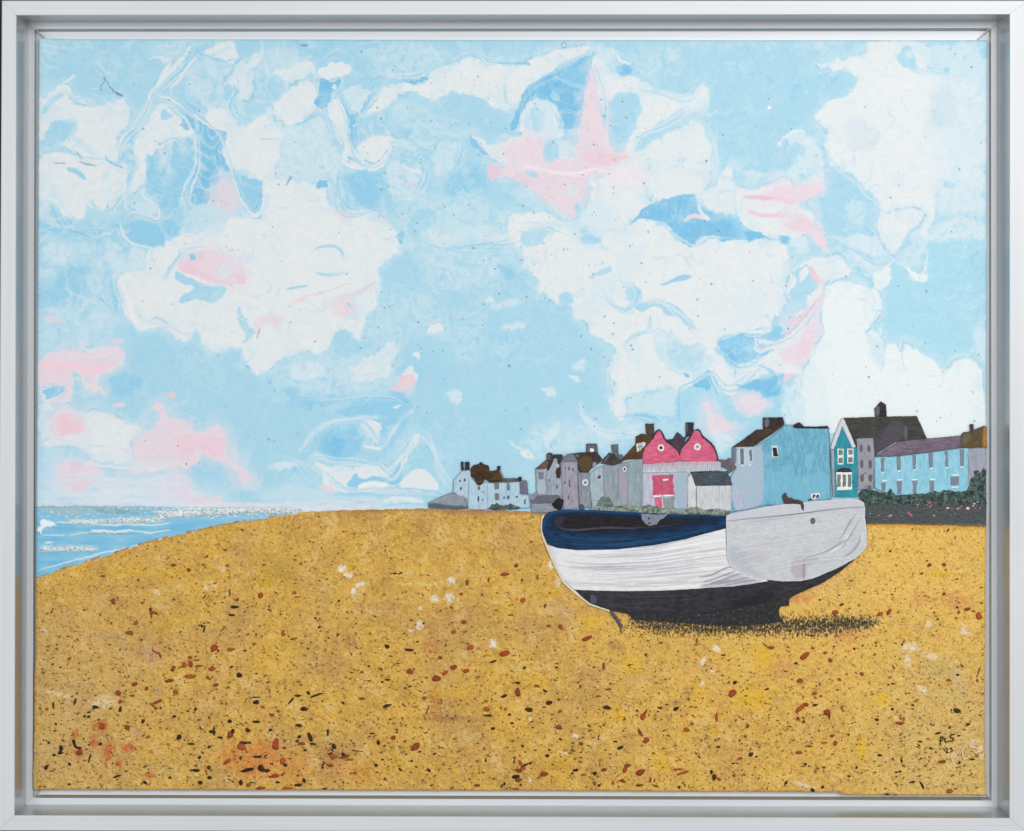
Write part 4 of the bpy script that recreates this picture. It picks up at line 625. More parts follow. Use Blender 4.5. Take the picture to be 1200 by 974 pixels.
SPK = [  # origin x, kind -> blobs (x, y, rx, ry, angle) in 1/3.543 units below y = 660
 (35, 'r', [(597,8,10,7),(660,28,8,8),(346,157,9,11),(505,210,5,18),(508,205,12,5,-30),(441,248,12,8,-30),(413,288,18,7),(830,120,5,14),(862,152,8,8),(958,134,12,12),(463,318,7,5),(765,352,20,13,-30),(835,358,16,8),(640,422,10,14),(668,420,9,12),(755,437,12,12,-30),(664,391,9,6),(665,470,24,9,-5),(597,434,9,10),(580,488,20,8),(435,502,12,9),(367,538,12,10),(605,535,10,12),(773,505,14,8),(530,575,20,6,-30),(510,590,18,4,40),(705,426,16,4),(403,682,12,9,30),(300,678,10,14),(832,712,15,13),(880,762,20,16),(164,397,7,7),(908,920,10,7),(958,934,24,4),(425,550,12,4),(525,370,24,4,30),(540,380,4,14,-20),(205,785,12,12),(820,823,18,7,-30),(485,520,8,8),(270,655,3,3),(940,295,5,5),(205,440,5,4),(375,575,5,9),(335,603,7,5)]),
 (35, 'd', [(850,182,15,7),(838,215,14,5),(725,272,4,18,10),(782,362,5,5),(838,430,9,4),(870,465,14,10),(940,576,14,9),(940,556,20,3),(98,587,4,14),(188,575,4,14,15),(272,597,13,9),(246,618,9,4),(228,635,5,5),(246,637,8,7),(376,606,7,12),(471,655,9,9),(600,636,7,6),(656,614,5,4),(688,606,6,7),(110,667,6,6),(830,656,11,7),(940,658,18,5),(758,700,15,7),(765,698,6,17),(620,722,11,11),(843,697,8,10),(905,693,11,10),(184,745,7,16,-20),(196,764,14,5,20),(130,768,8,12),(127,786,11,8),(293,750,8,6),(790,723,14,4),(745,762,7,6),(670,750,16,4),(900,745,32,6),(705,806,8,7),(744,848,7,10),(875,808,6,8),(945,803,24,5),(166,834,7,8),(68,848,9,9),(690,860,16,8),(747,890,11,6),(905,858,26,9,-10),(960,850,10,16),(978,860,18,8),(248,810,4,16,15),(708,911,9,9),(876,910,8,12,-20),(925,910,12,3),(479,910,10,6,20),(362,885,16,5,-15),(625,285,6,3),(500,195,3,12,-10),(178,347,3,5),(410,470,3,4)]),
 (300, 'r', [(20,134,12,11),(160,123,9,7),(112,290,8,13),(340,297,7,7),(155,314,14,4,-10),(863,245,10,10),(819,286,11,10),(890,350,15,12),(877,80,7,12),(851,128,8,6,-30),(1032,375,20,12,-15),(638,449,12,12),(749,478,17,15),(820,432,14,12),(785,455,16,7,-45),(872,447,16,8,-20),(440,562,12,6),(700,560,9,9),(957,606,17,9),(571,724,11,9),(662,762,24,12,-30),(190,748,16,7),(320,801,18,10),(370,803,20,7,-10),(110,822,14,13),(82,752,15,24),(60,628,14,11),(75,883,22,10,-10),(310,840,12,6),(15,934,20,6),(130,934,28,4),(918,922,12,6),(388,815,16,5),(1034,46,18,5),(966,70,5,14),(812,184,8,5),(712,610,4,20,20),(700,640,3,14,-20),(640,540,3,3),(295,770,12,3,40),(175,140,16,3),(620,518,6,5),(765,392,9,6)]),
 (300, 'd', [(545,346,12,9),(636,360,20,5),(984,408,18,4,-15),(465,488,16,3),(1030,552,13,6,-15),(545,591,19,8,-15),(963,632,17,5),(984,686,9,6),(145,572,22,4,-50),(175,550,14,5),(250,548,28,5,-20),(218,538,8,8),(198,605,17,8),(6,577,10,9),(6,660,12,4),(178,673,16,7),(60,692,8,6),(299,703,5,16),(225,722,9,20,-25),(236,750,12,5),(180,720,9,6),(171,738,8,5),(324,762,11,10),(118,766,8,4),(508,745,6,11,-20),(482,706,12,3),(499,838,8,7),(526,815,6,4),(599,856,9,5,40),(718,860,10,6,40),(954,818,4,9),(12,803,14,6),(65,833,9,5),(122,838,8,8),(20,850,12,16),(48,862,12,8),(200,902,10,8,30),(174,921,15,7),(277,849,6,4),(90,910,10,4),(365,795,12,7,30),(40,800,12,3,-40),(205,776,6,5),(285,936,14,3),(1052,628,6,6),(247,228,5,5),(262,266,7,5,-30),(690,492,5,4),(525,493,6,4),(1020,925,3,10,30),(430,780,26,2,5),(670,326,6,4),(345,156,6,4)]),
 (580, 'r', [(88,10,10,8),(40,46,16,8,-15),(177,57,4,14),(116,153,12,11),(208,178,7,10),(272,264,10,11),(382,312,26,8,-25),(222,260,7,6),(40,375,20,12,-10),(95,536,12,17),(266,682,12,12),(255,680,12,3),(452,428,6,16),(690,330,9,4),(838,320,5,12),(985,540,22,13,-40),(614,636,12,15),(626,616,5,10,20),(627,735,13,13),(603,702,7,16,-25),(795,691,12,10),(818,665,7,8),(920,640,5,24),(1048,676,8,8),(1041,719,7,6),(540,855,10,16,20),(550,840,12,8),(603,868,22,12,-10),(205,875,16,11),(185,888,12,4,-20),(452,858,14,7),(100,860,16,8),(106,828,7,14,-30),(95,900,14,8),(780,870,26,6,-20),(760,855,20,3),(645,900,5,12,20),(490,912,6,8),(528,903,12,7),(368,878,10,4),(322,872,8,6),(85,936,16,4),(993,881,7,6),(1018,810,10,7),(656,788,6,5),(392,695,3,9,30),(358,749,9,8),(354,512,4,9),(270,614,9,8),(470,523,14,4),(120,850,8,9),(430,552,12,4),(112,70,4,8)]),
 (580, 'd', [(95,497,10,6),(38,551,14,6,-15),(225,579,13,10),(141,608,19,9),(465,599,17,9),(752,604,13,8,-20),(683,599,10,4),(627,380,5,5),(996,495,9,8),(948,381,12,3),(430,724,4,13,15),(520,766,16,6,-20),(218,799,11,6),(335,859,12,7),(415,873,10,8),(124,838,18,5,-20),(147,830,7,5),(86,886,18,8),(898,866,8,8),(910,888,10,12),(765,930,7,6),(597,922,12,4),(668,924,10,4),(927,762,9,5),(61,628,6,5),(71,664,8,4),(256,433,7,5),(432,924,5,4),(1060,795,9,7),(590,612,7,4),(500,740,10,3),(40,915,5,7),(80,822,3,14,10)]),
 (870, 'r', [(775,8,7,10,30),(837,6,10,6),(836,127,8,7),(384,204,13,12),(572,210,12,8,-30),(608,202,7,17,35),(933,191,14,7,-10),(981,220,14,15),(897,204,8,6),(258,385,24,12,-30),(365,403,9,9),(343,372,8,6),(495,459,9,9),(402,482,9,7,40),(239,488,12,9),(300,540,12,7),(240,602,32,9,-35),(263,587,12,9),(351,620,17,12),(230,646,9,7),(254,657,5,9),(21,675,7,7),(12,720,7,6),(372,716,10,7),(385,747,7,12),(233,786,14,7),(120,350,12,8),(652,663,18,7),(829,824,18,7),(860,946,15,9),(292,352,7,6),(973,487,6,8),(628,434,6,5),(636,962,6,3),(326,552,6,5),(95,340,20,2,40),(140,288,6,5),(340,745,14,3),(725,762,12,3),(980,450,2,30,20)]),
 (870, 'd', [(890,612,17,10),(662,337,5,5),(222,415,7,5),(300,589,12,6,-20),(360,638,4,10),(558,649,9,6),(622,606,7,6),(36,793,11,8,-20),(57,803,8,4,-30),(180,911,6,11,15),(291,942,7,10,-25),(333,929,8,6),(262,834,6,5),(442,884,7,4),(570,797,10,5),(705,908,16,4,-8),(745,922,6,16,-25),(660,820,4,10,-20),(654,864,8,4),(738,740,10,4),(893,463,6,5),(865,610,4,6),(812,705,14,4,-15),(938,668,12,4,-35),(898,716,9,3,-10),(860,680,4,4),(474,848,5,5),(338,848,5,4),(600,960,9,5),(464,355,6,5),(498,342,5,4),(228,297,5,9),(288,300,8,5),(655,665,10,5)]),
]
def paint_sea(X, Y):
    s = Paint(X, Y, (126, 188, 218), 15); al = np.arange(len(X)); wx, wy = s.wx, s.wy
    n = fbm(X, Y*5, 40, 301, 4); m = fbm(X+wx, Y*2.2, 12, 311, 3); Sx = lambda p: T(40, 560, 7.494, p)
    s.mix(al, (104, 176, 217), sm(-.1, .4, n)*.7*sm(605, 620, Y)); s.mix(al, (158, 204, 220), sm(.1, .5, -n)*.55)
    s.poly(Sx([(50, 245), (700, 240), (960, 270), (940, 320), (500, 330), (60, 320)]), (150, 186, 198), 6, .95); s.poly(Sx([(500, 275), (920, 280), (930, 315), (600, 312)]), (116, 156, 170), 4, .75)
    s.mix(al, (196, 206, 216), sm(170, 260, X)*sm(614, 596, Y)*.7*sm(-.2, .3, m))
    for q, w in (([(60, 245), (300, 245), (500, 240), (900, 252)], 2.4), ([(180, 385), (320, 392), (600, 412), (1000, 415), (1199, 405)], 2.2), ([(500, 460), (640, 472), (880, 468)], 3.6), ([(850, 470), (1060, 485), (1199, 460)], 1.6),
                 ([(60, 500), (200, 505), (270, 500)], 1.5), ([(100, 570), (160, 570)], 2.6), ([(300, 500), (480, 490)], 1.2), ([(20, 820), (200, 770), (420, 700), (640, 660), (900, 590), (1199, 520)], 1.6)):
        s.stroke(Sx(q), w, (222, 230, 236), 1.2, .9, h=.5)
    def froth(x0, x1, y, a, k=.9, sd=0):   # thick curdled ridges of white
        d = np.abs(Y-y(X))/a; e = sm(x0-6, x0+4, X)*sm(x1+6, x1-4, X)
        f = fbm(X, Y*1.3, 5.5, 321+sd, 3); c = sm(1.35, .45, d+.9*np.abs(f))*e
        s.mix(al, (222, 228, 230), c*k); s.h += 2.4*c*(1+1.5*f)
        g = sm(.11, .02, np.abs(fbm(X, Y*1.2, 5.5, 331+sd, 2)))*c
        s.mix(al, (128, 142, 142), g*.85); s.h -= 1.2*g
    froth(80, 130, lambda x: 611+x*0, 3.4, .9, 1); froth(135, 190, lambda x: 610-.02*(x-135), 4.5, .9, 2); froth(48, 112, lambda x: 643+x*0, 4.2, .85, 3); froth(185, 215, lambda x: 605-.1*(x-185), 5, .9, 4)
    froth(205, 300, lambda x: 603-.06*(x-205), 3.2, .8, 5); froth(43, 165, lambda x: 592.3+x*0, 1.8, .8, 6); froth(260, 350, lambda x: 599-.01*x+3, 4, .7, 7); froth(165, 270, lambda x: 597+x*0, 1.6, .6, 8)
    froth(180, 262, lambda x: 600+.02*(x-180), 2.4, .8, 9); froth(90, 150, lambda x: 624+0*x, 1.2, .7, 10); froth(215, 350, lambda x: 596.5+x*0, 2.0, .75, 11)
    s.mix(al, (232, 235, 236), sm(.3, .5, fbm(X, Y*1.6, 4.2, 351, 2)+.22*sm(150, 230, X)*sm(612, 600, Y))*.7*sm(613, 606, Y))
    s.poly(Sx([(55, 370), (100, 345), (180, 370), (180, 400), (110, 430), (70, 475), (40, 470), (60, 420)]), (234, 238, 242), 1.5, .95, h=1.2)
    s.poly(Sx([(60, 215), (130, 205), (170, 180), (200, 210), (240, 215), (190, 240), (180, 262), (120, 262), (60, 240)]), (216, 210, 212), 1.5, .95, h=1.6)
    s.poly(Sx([(660, 215), (690, 190), (715, 205), (745, 245), (720, 280), (690, 250)]), (218, 212, 214), 1.2, .95, h=1.6)
    s.h += .5*m+.3*fbm(X, Y, 3, 341, 2)
    return s
# ------------------------------------------------------------------ Blender side
import bpy, bmesh
from mathutils import Vector
from mathutils.geometry import delaunay_2d_cdt
SC = bpy.context.scene; COL = SC.collection
U = 0.0007; CX, CY = 600.0, 487.0; HC = 2300.0        # metres per canvas unit, picture centre, camera distance in units
def wp(x, y, h): return ((x-CX)*U, -h*U, (CY-y)*U)
def at_h(p, h):                                        # where a point seen at (x, y) lies when it stands h units proud of the canvas
    k = (HC-h)/HC; return (CX+(p[0]-CX)*k, CY+(p[1]-CY)*k)
def node_mat(name):
    m = bpy.data.materials.new(name); m.use_nodes = True; nt = m.node_tree
    return m, nt, nt.nodes['Principled BSDF']
def paint_mat(name, rough, spec, bump, nscale=900, var=.05):
    m, nt, b = node_mat(name); N = nt.nodes.new; Lk = nt.links.new
    a = N('ShaderNodeAttribute'); a.attribute_name = 'paint'
    tc = N('ShaderNodeTexCoord'); n = N('ShaderNodeTexNoise'); n.inputs['Scale'].default_value = nscale; n.inputs['Detail'].default_value = 3
    Lk(tc.outputs['Object'], n.inputs['Vector'])
    mr = N('ShaderNodeMapRange'); mr.inputs['From Min'].default_value = .36; mr.inputs['From Max'].default_value = .64
    mr.inputs['To Min'].default_value = 1-var; mr.inputs['To Max'].default_value = 1+var
    Lk(n.outputs['Fac'], mr.inputs['Value'])
    mx = N('ShaderNodeVectorMath'); mx.operation = 'SCALE'; Lk(a.outputs['Color'], mx.inputs[0]); Lk(mr.outputs['Result'], mx.inputs['Scale'])
    Lk(mx.outputs['Vector'], b.inputs['Base Color'])
    bp = N('ShaderNodeBump'); bp.inputs['Strength'].default_value = bump; bp.inputs['Distance'].default_value = .0003
    Lk(n.outputs['Fac'], bp.inputs['Height']); Lk(bp.outputs['Normal'], b.inputs['Normal'])
    b.inputs['Roughness'].default_value = rough; b.inputs['Specular IOR Level'].default_value = spec
    return m
M_SKY = paint_mat('poured acrylic', .42, .25, .12, 500, .012)
M_SAND = paint_mat('textured ochre paint', .5, .16, 1.0, 700, .11)
M_PAINT = paint_mat('brushed acrylic', .5, .13, .25, 900, .04)
M_DAB = paint_mat('flicked paint', .5, .12, .1, 900, .08)
ALB = .885                                              # paint albedo that photographs as its own colour under these lamps
def set_paint(me, c):
    at = me.color_attributes.new('paint', 'FLOAT_COLOR', 'POINT')
    rgba = np.ones((len(me.vertices), 4)); rgba[:, :3] = lin(c)*ALB
    at.data.foreach_set('color', rgba.ravel().astype(np.float32))
def link(name, me, mat, parent=None, label=None, kind=None):
    o = bpy.data.objects.new(name, me)
    if mat and me: me.materials.append(mat)
    COL.objects.link(o)
    if parent: o.parent = parent
    if label: o['label'] = label
    if kind: o['kind'] = kind
    return o
def thing(name, label, cat):
    o = bpy.data.objects.new(name, None); COL.objects.link(o); o['label'] = label; o['category'] = cat; o.empty_display_size = .1
    return o
def grid_mesh(name, XX, YY, H, c):
    r, k = XX.shape; me = bpy.data.meshes.new(name)
    co = np.empty((r*k, 3), np.float32); co[:, 0] = ((XX-CX)*U).ravel(); co[:, 1] = (-H*U).ravel(); co[:, 2] = ((CY-YY)*U).ravel()
    i = np.arange(r*k).reshape(r, k); f = np.stack([i[:-1, :-1], i[1:, :-1], i[1:, 1:], i[:-1, 1:]], -1).reshape(-1, 4).astype(np.int32)
    me.vertices.add(r*k); me.vertices.foreach_set('co', co.ravel())
    me.loops.add(f.size); me.loops.foreach_set('vertex_index', f.ravel())
    me.polygons.add(len(f)); me.polygons.foreach_set('loop_start', np.arange(0, f.size, 4, dtype=np.int32))
    me.update(calc_edges=True); me.validate()
    me.polygons.foreach_set('use_smooth', np.ones(len(f), bool))
    set_paint(me, c); return me
# outline of the stretched canvas (slightly out of square, thick paint lapping over its edges)
_l = curve([(40, 45), (60, 44.9), (200, 44), (450, 43), (560, 42.2), (670, 41.6), (780, 41), (800, 39.6), (850, 39.8), (905, 38.3), (930, 38.6)])
_r = curve([(40, 1159), (60, 1158), (500, 1156.4), (700, 1155.4), (860, 1154.3), (935, 1156)])
_t = curve([(38, 43.6), (46, 44.4), (60, 45), (75, 45.6), (300, 45.8), (600, 46.6), (900, 46.8), (1160, 46.8)])
_b = curve([(38, 926), (300, 926.4), (600, 927), (870, 928), (985, 928.8), (990, 931.8), (1160, 932.6)])
def lapx(y, s): return .5*noise(y/11, y*0+s, 33)*(y > 560)+.25*noise(y/4, y*0+s, 34)
def canvas_x(x, y):                                    # regular grid x (40..1157) -> real outline
    t = (x-40)/1117.; return (_l(y)+lapx(y, 1))*(1-t)+(_r(y)+lapx(y, 5))*t
def edge_fall(XX, YY): # paint surface rounds over at the canvas edge
    d = np.minimum.reduce([XX-_l(YY), _r(YY)-XX, YY-_t(XX), _b(XX)-YY]); return np.clip(1-d/2.6, 0, 1)**2
def sheet(name, fun, x0, x1, ytop, ybot, step, mat, parent, base, amp, label=None):
    xs = np.arange(x0, x1+step*.5, step); rows = int(round((np.max(ybot(xs)-ytop(xs)))/step))+1
    t = np.linspace(0, 1, rows)[:, None]; XX = np.repeat(xs[None, :], rows, 0); YY = ytop(XX)*(1-t)+ybot(XX)*t
    XX = canvas_x(XX, YY); s = fun(XX.ravel(), YY.ravel()); hh = s.h.reshape(XX.shape)
    H = base+amp*np.clip(hh, -1.1, 3.2)-2.2*edge_fall(XX, YY)
    return link(name, grid_mesh(name, XX, YY, H, s.c), mat, parent, label), s

ST_ = 0.9
# ------------------------------------------------------------------ picture frame
FRAME = thing('picture_frame', 'silvery white floater frame with stepped inner ledges and mitred corners', 'picture frame')
def frame_mat(name, horizontal, k=1.0):
    m, nt, b = node_mat(name); N = nt.nodes.new; Lk = nt.links.new
    tc = N('ShaderNodeTexCoord'); mp = N('ShaderNodeMapping'); mp.inputs['Scale'].default_value = (3, 260, 420) if horizontal else (420, 260, 3)
    n = N('ShaderNodeTexNoise'); n.inputs['Scale'].default_value = 1; n.inputs['Detail'].default_value = 4; Lk(tc.outputs['Object'], mp.inputs['Vector']); Lk(mp.outputs['Vector'], n.inputs['Vector'])
    n2 = N('ShaderNodeTexNoise'); n2.inputs['Scale'].default_value = 5; n2.inputs['Detail'].default_value = 2; Lk(tc.outputs['Object'], n2.inputs['Vector'])
    ad = N('ShaderNodeMath'); ad.operation = 'MULTIPLY_ADD'; Lk(n2.outputs['Fac'], ad.inputs[0]); ad.inputs[1].default_value = .6; Lk(n.outputs['Fac'], ad.inputs[2])
    r = N('ShaderNodeValToRGB'); r.color_ramp.elements[0].position = .45; r.color_ramp.elements[0].color = (.505*k, .53*k, .56*k, 1); r.color_ramp.elements[1].position = 1.15 if False else 1.0; r.color_ramp.elements[1].color = (.57*k, .592*k, .62*k, 1)
    Lk(ad.outputs[0], r.inputs['Fac']); Lk(r.outputs['Color'], b.inputs['Base Color'])
    bp = N('ShaderNodeBump'); bp.inputs['Strength'].default_value = .08; bp.inputs['Distance'].default_value = .0003; Lk(n.outputs['Fac'], bp.inputs['Height']); Lk(bp.outputs['Normal'], b.inputs['Normal'])
    b.inputs['Roughness'].default_value = .45; b.inputs['Metallic'].default_value = .12; b.inputs['Specular IOR Level'].default_value = .4
    return m
def wall_mat():
    m, nt, b = node_mat('inner silver return of the frame'); N = nt.nodes.new; Lk = nt.links.new
    tc = N('ShaderNodeTexCoord'); n = N('ShaderNodeTexNoise'); n.inputs['Scale'].default_value = 60; n.inputs['Detail'].default_value = 5; Lk(tc.outputs['Object'], n.inputs['Vector'])
    r = N('ShaderNodeValToRGB'); r.color_ramp.elements[0].color = (.49, .515, .53, 1); r.color_ramp.elements[1].color = (.58, .60, .61, 1); Lk(n.outputs['Fac'], r.inputs['Fac']); Lk(r.outputs['Color'], b.inputs['Base Color'])
    b.inputs['Roughness'].default_value = .3; b.inputs['Metallic'].default_value = .85; return m
MWALL = wall_mat()
MF = [frame_mat('silver lacquer along the top and bottom', True), frame_mat('silver lacquer along the sides', False)]
ML = [frame_mat('top ledge lit by colour', True, 1.25), frame_mat('pale right ledge', False, 1.0), frame_mat('bottom ledge lit by colour', True, 1.05), frame_mat('left ledge shaded by colour', False, .9)]  # one lacquer, its colour scaled per side to stand in for light and shade
# corner positions as photographed (TL, TR, BR, BL) and how far each line stands proud of the canvas
LINES = [([(2.2, .8), (1204, .6), (1205, 976.0), (-3.0, 973.4)], -70), ([(2.2, .8), (1204, .6), (1205, 976.0), (-3.0, 973.4)], 31), ([(3.0, 1.6), (1203, 1.4), (1204, 975.2), (-2.2, 972.6)], 32),
         ([(18.6, 17.4), (1183.8, 16.4), (1183.6, 959.4), (16.4, 956.2)], 32), ([(19.4, 18.2), (1183.0, 17.2), (1182.8, 958.6), (17.2, 955.4)], 31),
         ([(33.2, 25.8), (1168.4, 24.6), (1169.4, 946.2), (30.6, 943.2)], -3), ([(33.9, 26.5), (1167.9, 25.3), (1168.9, 945.6), (31.3, 942.6)], -3.6)]
SLIP = [([(33.2, 25.9), (1168.6, 24.7), (1169.6, 946.4), (30.4, 943.4)], -4.0), ([(40.2, 33.6), (1161.6, 32.6), (1162.4, 938.6), (38.0, 935.6)], -4.0), ([(40.8, 34.2), (1161.0, 33.2), (1161.8, 938.0), (38.6, 935.0)], -4.6),
        ([(42.8, 37.4), (1158.8, 36.6), (1159.2, 934.0), (40.4, 931.2)], -8), ([(70, 60), (1130, 60), (1130, 905), (70, 905)], -8)]
def rail(name, lines, k, parent, mat, gap=.12, dark=None):
    a, b = k, (k+1) % 4; me = bpy.data.meshes.new(name); bm = bmesh.new(); rows = []
    for q, h in lines:
        pa = at_h(q[a], h); pb = at_h(q[b], h); d = Vector((pb[0]-pa[0], pb[1]-pa[1])).normalized()*gap
        rows.append([bm.verts.new(wp(pa[0]+(pb[0]-pa[0])*t/12+d.x*(1 if t == 0 else -1 if t == 12 else 0), pa[1]+(pb[1]-pa[1])*t/12+d.y*(1 if t == 0 else -1 if t == 12 else 0), h)) for t in range(13)])
    for q, (r0, r1) in enumerate(zip(rows, rows[1:])):
        for t in range(12):
            f = bm.faces.new([r0[t], r0[t+1], r1[t+1], r1[t]]); f.material_index = 1 if q == dark else 0
    for t in (0, 12): bm.faces.new([r[t] for r in rows])
    bmesh.ops.recalc_face_normals(bm, faces=bm.faces); bm.to_mesh(me); bm.free()
    o = link(name, me, mat, parent); me.materials.append(MWALL); return o
for k in range(4):
    rl = rail('frame_rail', LINES, k, FRAME, MF[k % 2], dark=4); rail('inner_ledge', SLIP, k, rl, ML[k], dark=2)
# dark paper sealing the back of the frame
m_, nt_, b_ = node_mat('black backing board'); b_.inputs['Base Color'].default_value = (.02, .02, .022, 1); b_.inputs['Roughness'].default_value = .8
n_ = nt_.nodes.new('ShaderNodeTexNoise'); n_.inputs['Scale'].default_value = 300; bp_ = nt_.nodes.new('ShaderNodeBump'); bp_.inputs['Strength'].default_value = .2; nt_.links.new(n_.outputs['Fac'], bp_.inputs['Height']); nt_.links.new(bp_.outputs['Normal'], b_.inputs['Normal'])
def box_mesh(name, x0, y0, x1, y1, h0, h1):
    me = bpy.data.meshes.new(name); v = [wp(x, y, h) for h in (h0, h1) for x, y in ((x0, y0), (x1, y0), (x1, y1), (x0, y1))]
    me.from_pydata(v, [], [(3, 2, 1, 0), (4, 5, 6, 7), (0, 1, 5, 4), (1, 2, 6, 5), (2, 3, 7, 6), (3, 0, 4, 7)]); me.update(); return me
link('backing_board', box_mesh('backing_board', 30, 22, 1170, 952, -69, -10), m_, FRAME)
# the dark wall it hangs on
m2, nt2, b2 = node_mat('dark wall'); n2_ = nt2.nodes.new('ShaderNodeTexNoise'); n2_.inputs['Scale'].default_value = 14
r2 = nt2.nodes.new('ShaderNodeValToRGB'); r2.color_ramp.elements[0].color = (.006, .007, .009, 1); r2.color_ramp.elements[1].color = (.03, .03, .034, 1)
nt2.links.new(n2_.outputs['Fac'], r2.inputs['Fac']); nt2.links.new(r2.outputs['Color'], b2.inputs['Base Color']); b2.inputs['Roughness'].default_value = .9
wl = link('wall', box_mesh('wall', -900, -700, 2100, 1700, -90, -71), m2, None, None, 'structure')

# ------------------------------------------------------------------ the painting
PIC = thing('canvas_painting', 'seaside acrylic painting on stretched canvas showing a beached boat, houses and marbled sky', 'painting')
m3, nt3, b3 = node_mat('painted canvas edge'); b3.inputs['Roughness'].default_value = .7
g3 = nt3.nodes.new('ShaderNodeTexCoord'); s3 = nt3.nodes.new('ShaderNodeSeparateXYZ'); r3 = nt3.nodes.new('ShaderNodeValToRGB'); nn3 = nt3.nodes.new('ShaderNodeTexNoise'); nn3.inputs['Scale'].default_value = 40; ma3 = nt3.nodes.new('ShaderNodeMath'); ma3.operation = 'MULTIPLY_ADD'
nt3.links.new(g3.outputs['Generated'], s3.inputs[0]); nt3.links.new(g3.outputs['Object'], nn3.inputs['Vector']); nt3.links.new(nn3.outputs['Fac'], ma3.inputs[0]); ma3.inputs[1].default_value = .05; nt3.links.new(s3.outputs['Z'], ma3.inputs[2]); nt3.links.new(ma3.outputs[0], r3.inputs['Fac']); nt3.links.new(r3.outputs['Color'], b3.inputs['Base Color'])
r3.color_ramp.elements[0].position = .39; r3.color_ramp.elements[0].color = (.5, .35, .12, 1); r3.color_ramp.elements[1].position = .41; r3.color_ramp.elements[1].color = (.45, .64, .74, 1)
def canvas_body():
    me = bpy.data.meshes.new('canvas_sheet'); bm = bmesh.new(); ring = []
    for y in np.linspace(47, 927, 60): ring.append((_l(y)+1.6, y))
    for x in np.linspace(44, 1152, 60): ring.append((x, _b(x)-1.6))
    for y in np.linspace(927, 50, 60): ring.append((_r(y)-1.6, y))
    for x in np.linspace(1152, 47, 60): ring.append((x, _t(x)+1.6))
    a = [bm.verts.new(wp(x, y, -1.2)) for x, y in ring]; b = [bm.verts.new(wp(x, y, -7.8)) for x, y in ring]
    bm.faces.new(a); bm.faces.new(b[::-1])
    for i in range(len(a)): bm.faces.new([a[i], b[i], b[(i+1) % len(a)], a[(i+1) % len(a)]])
    bmesh.ops.recalc_face_normals(bm, faces=bm.faces); bm.to_mesh(me); bm.free(); return me
link('canvas_sheet', canvas_body(), m3, PIC)
sky_bot = lambda x: np.minimum(_bt(x)+5, 618)+0*x
sky_o, SKYP = sheet('painted_sky', paint_sky, 40, 1157, lambda x: _t(x)+.0*x, sky_bot, ST_, M_SKY, PIC, 0.0, .16, 'marbled pale blue, white and pink poured sky')
sea_o, _s = sheet('painted_sea', paint_sea, 40, 352, lambda x: 591.5+.016*(x-40)+.5*noise(x/5, x*0, 41), lambda x: beach_top(x)+2.5, ST_, M_SKY, PIC, .5, .6, 'strip of blue sea with curdled white wave crests')
beach_o, _s = sheet('painted_beach', paint_beach, 40, 1157, lambda x: beach_top(x), lambda x: _b(x)+0*x, ST_, M_SAND, PIC, 1.0, .75, 'ochre shingle beach flecked with red and black')

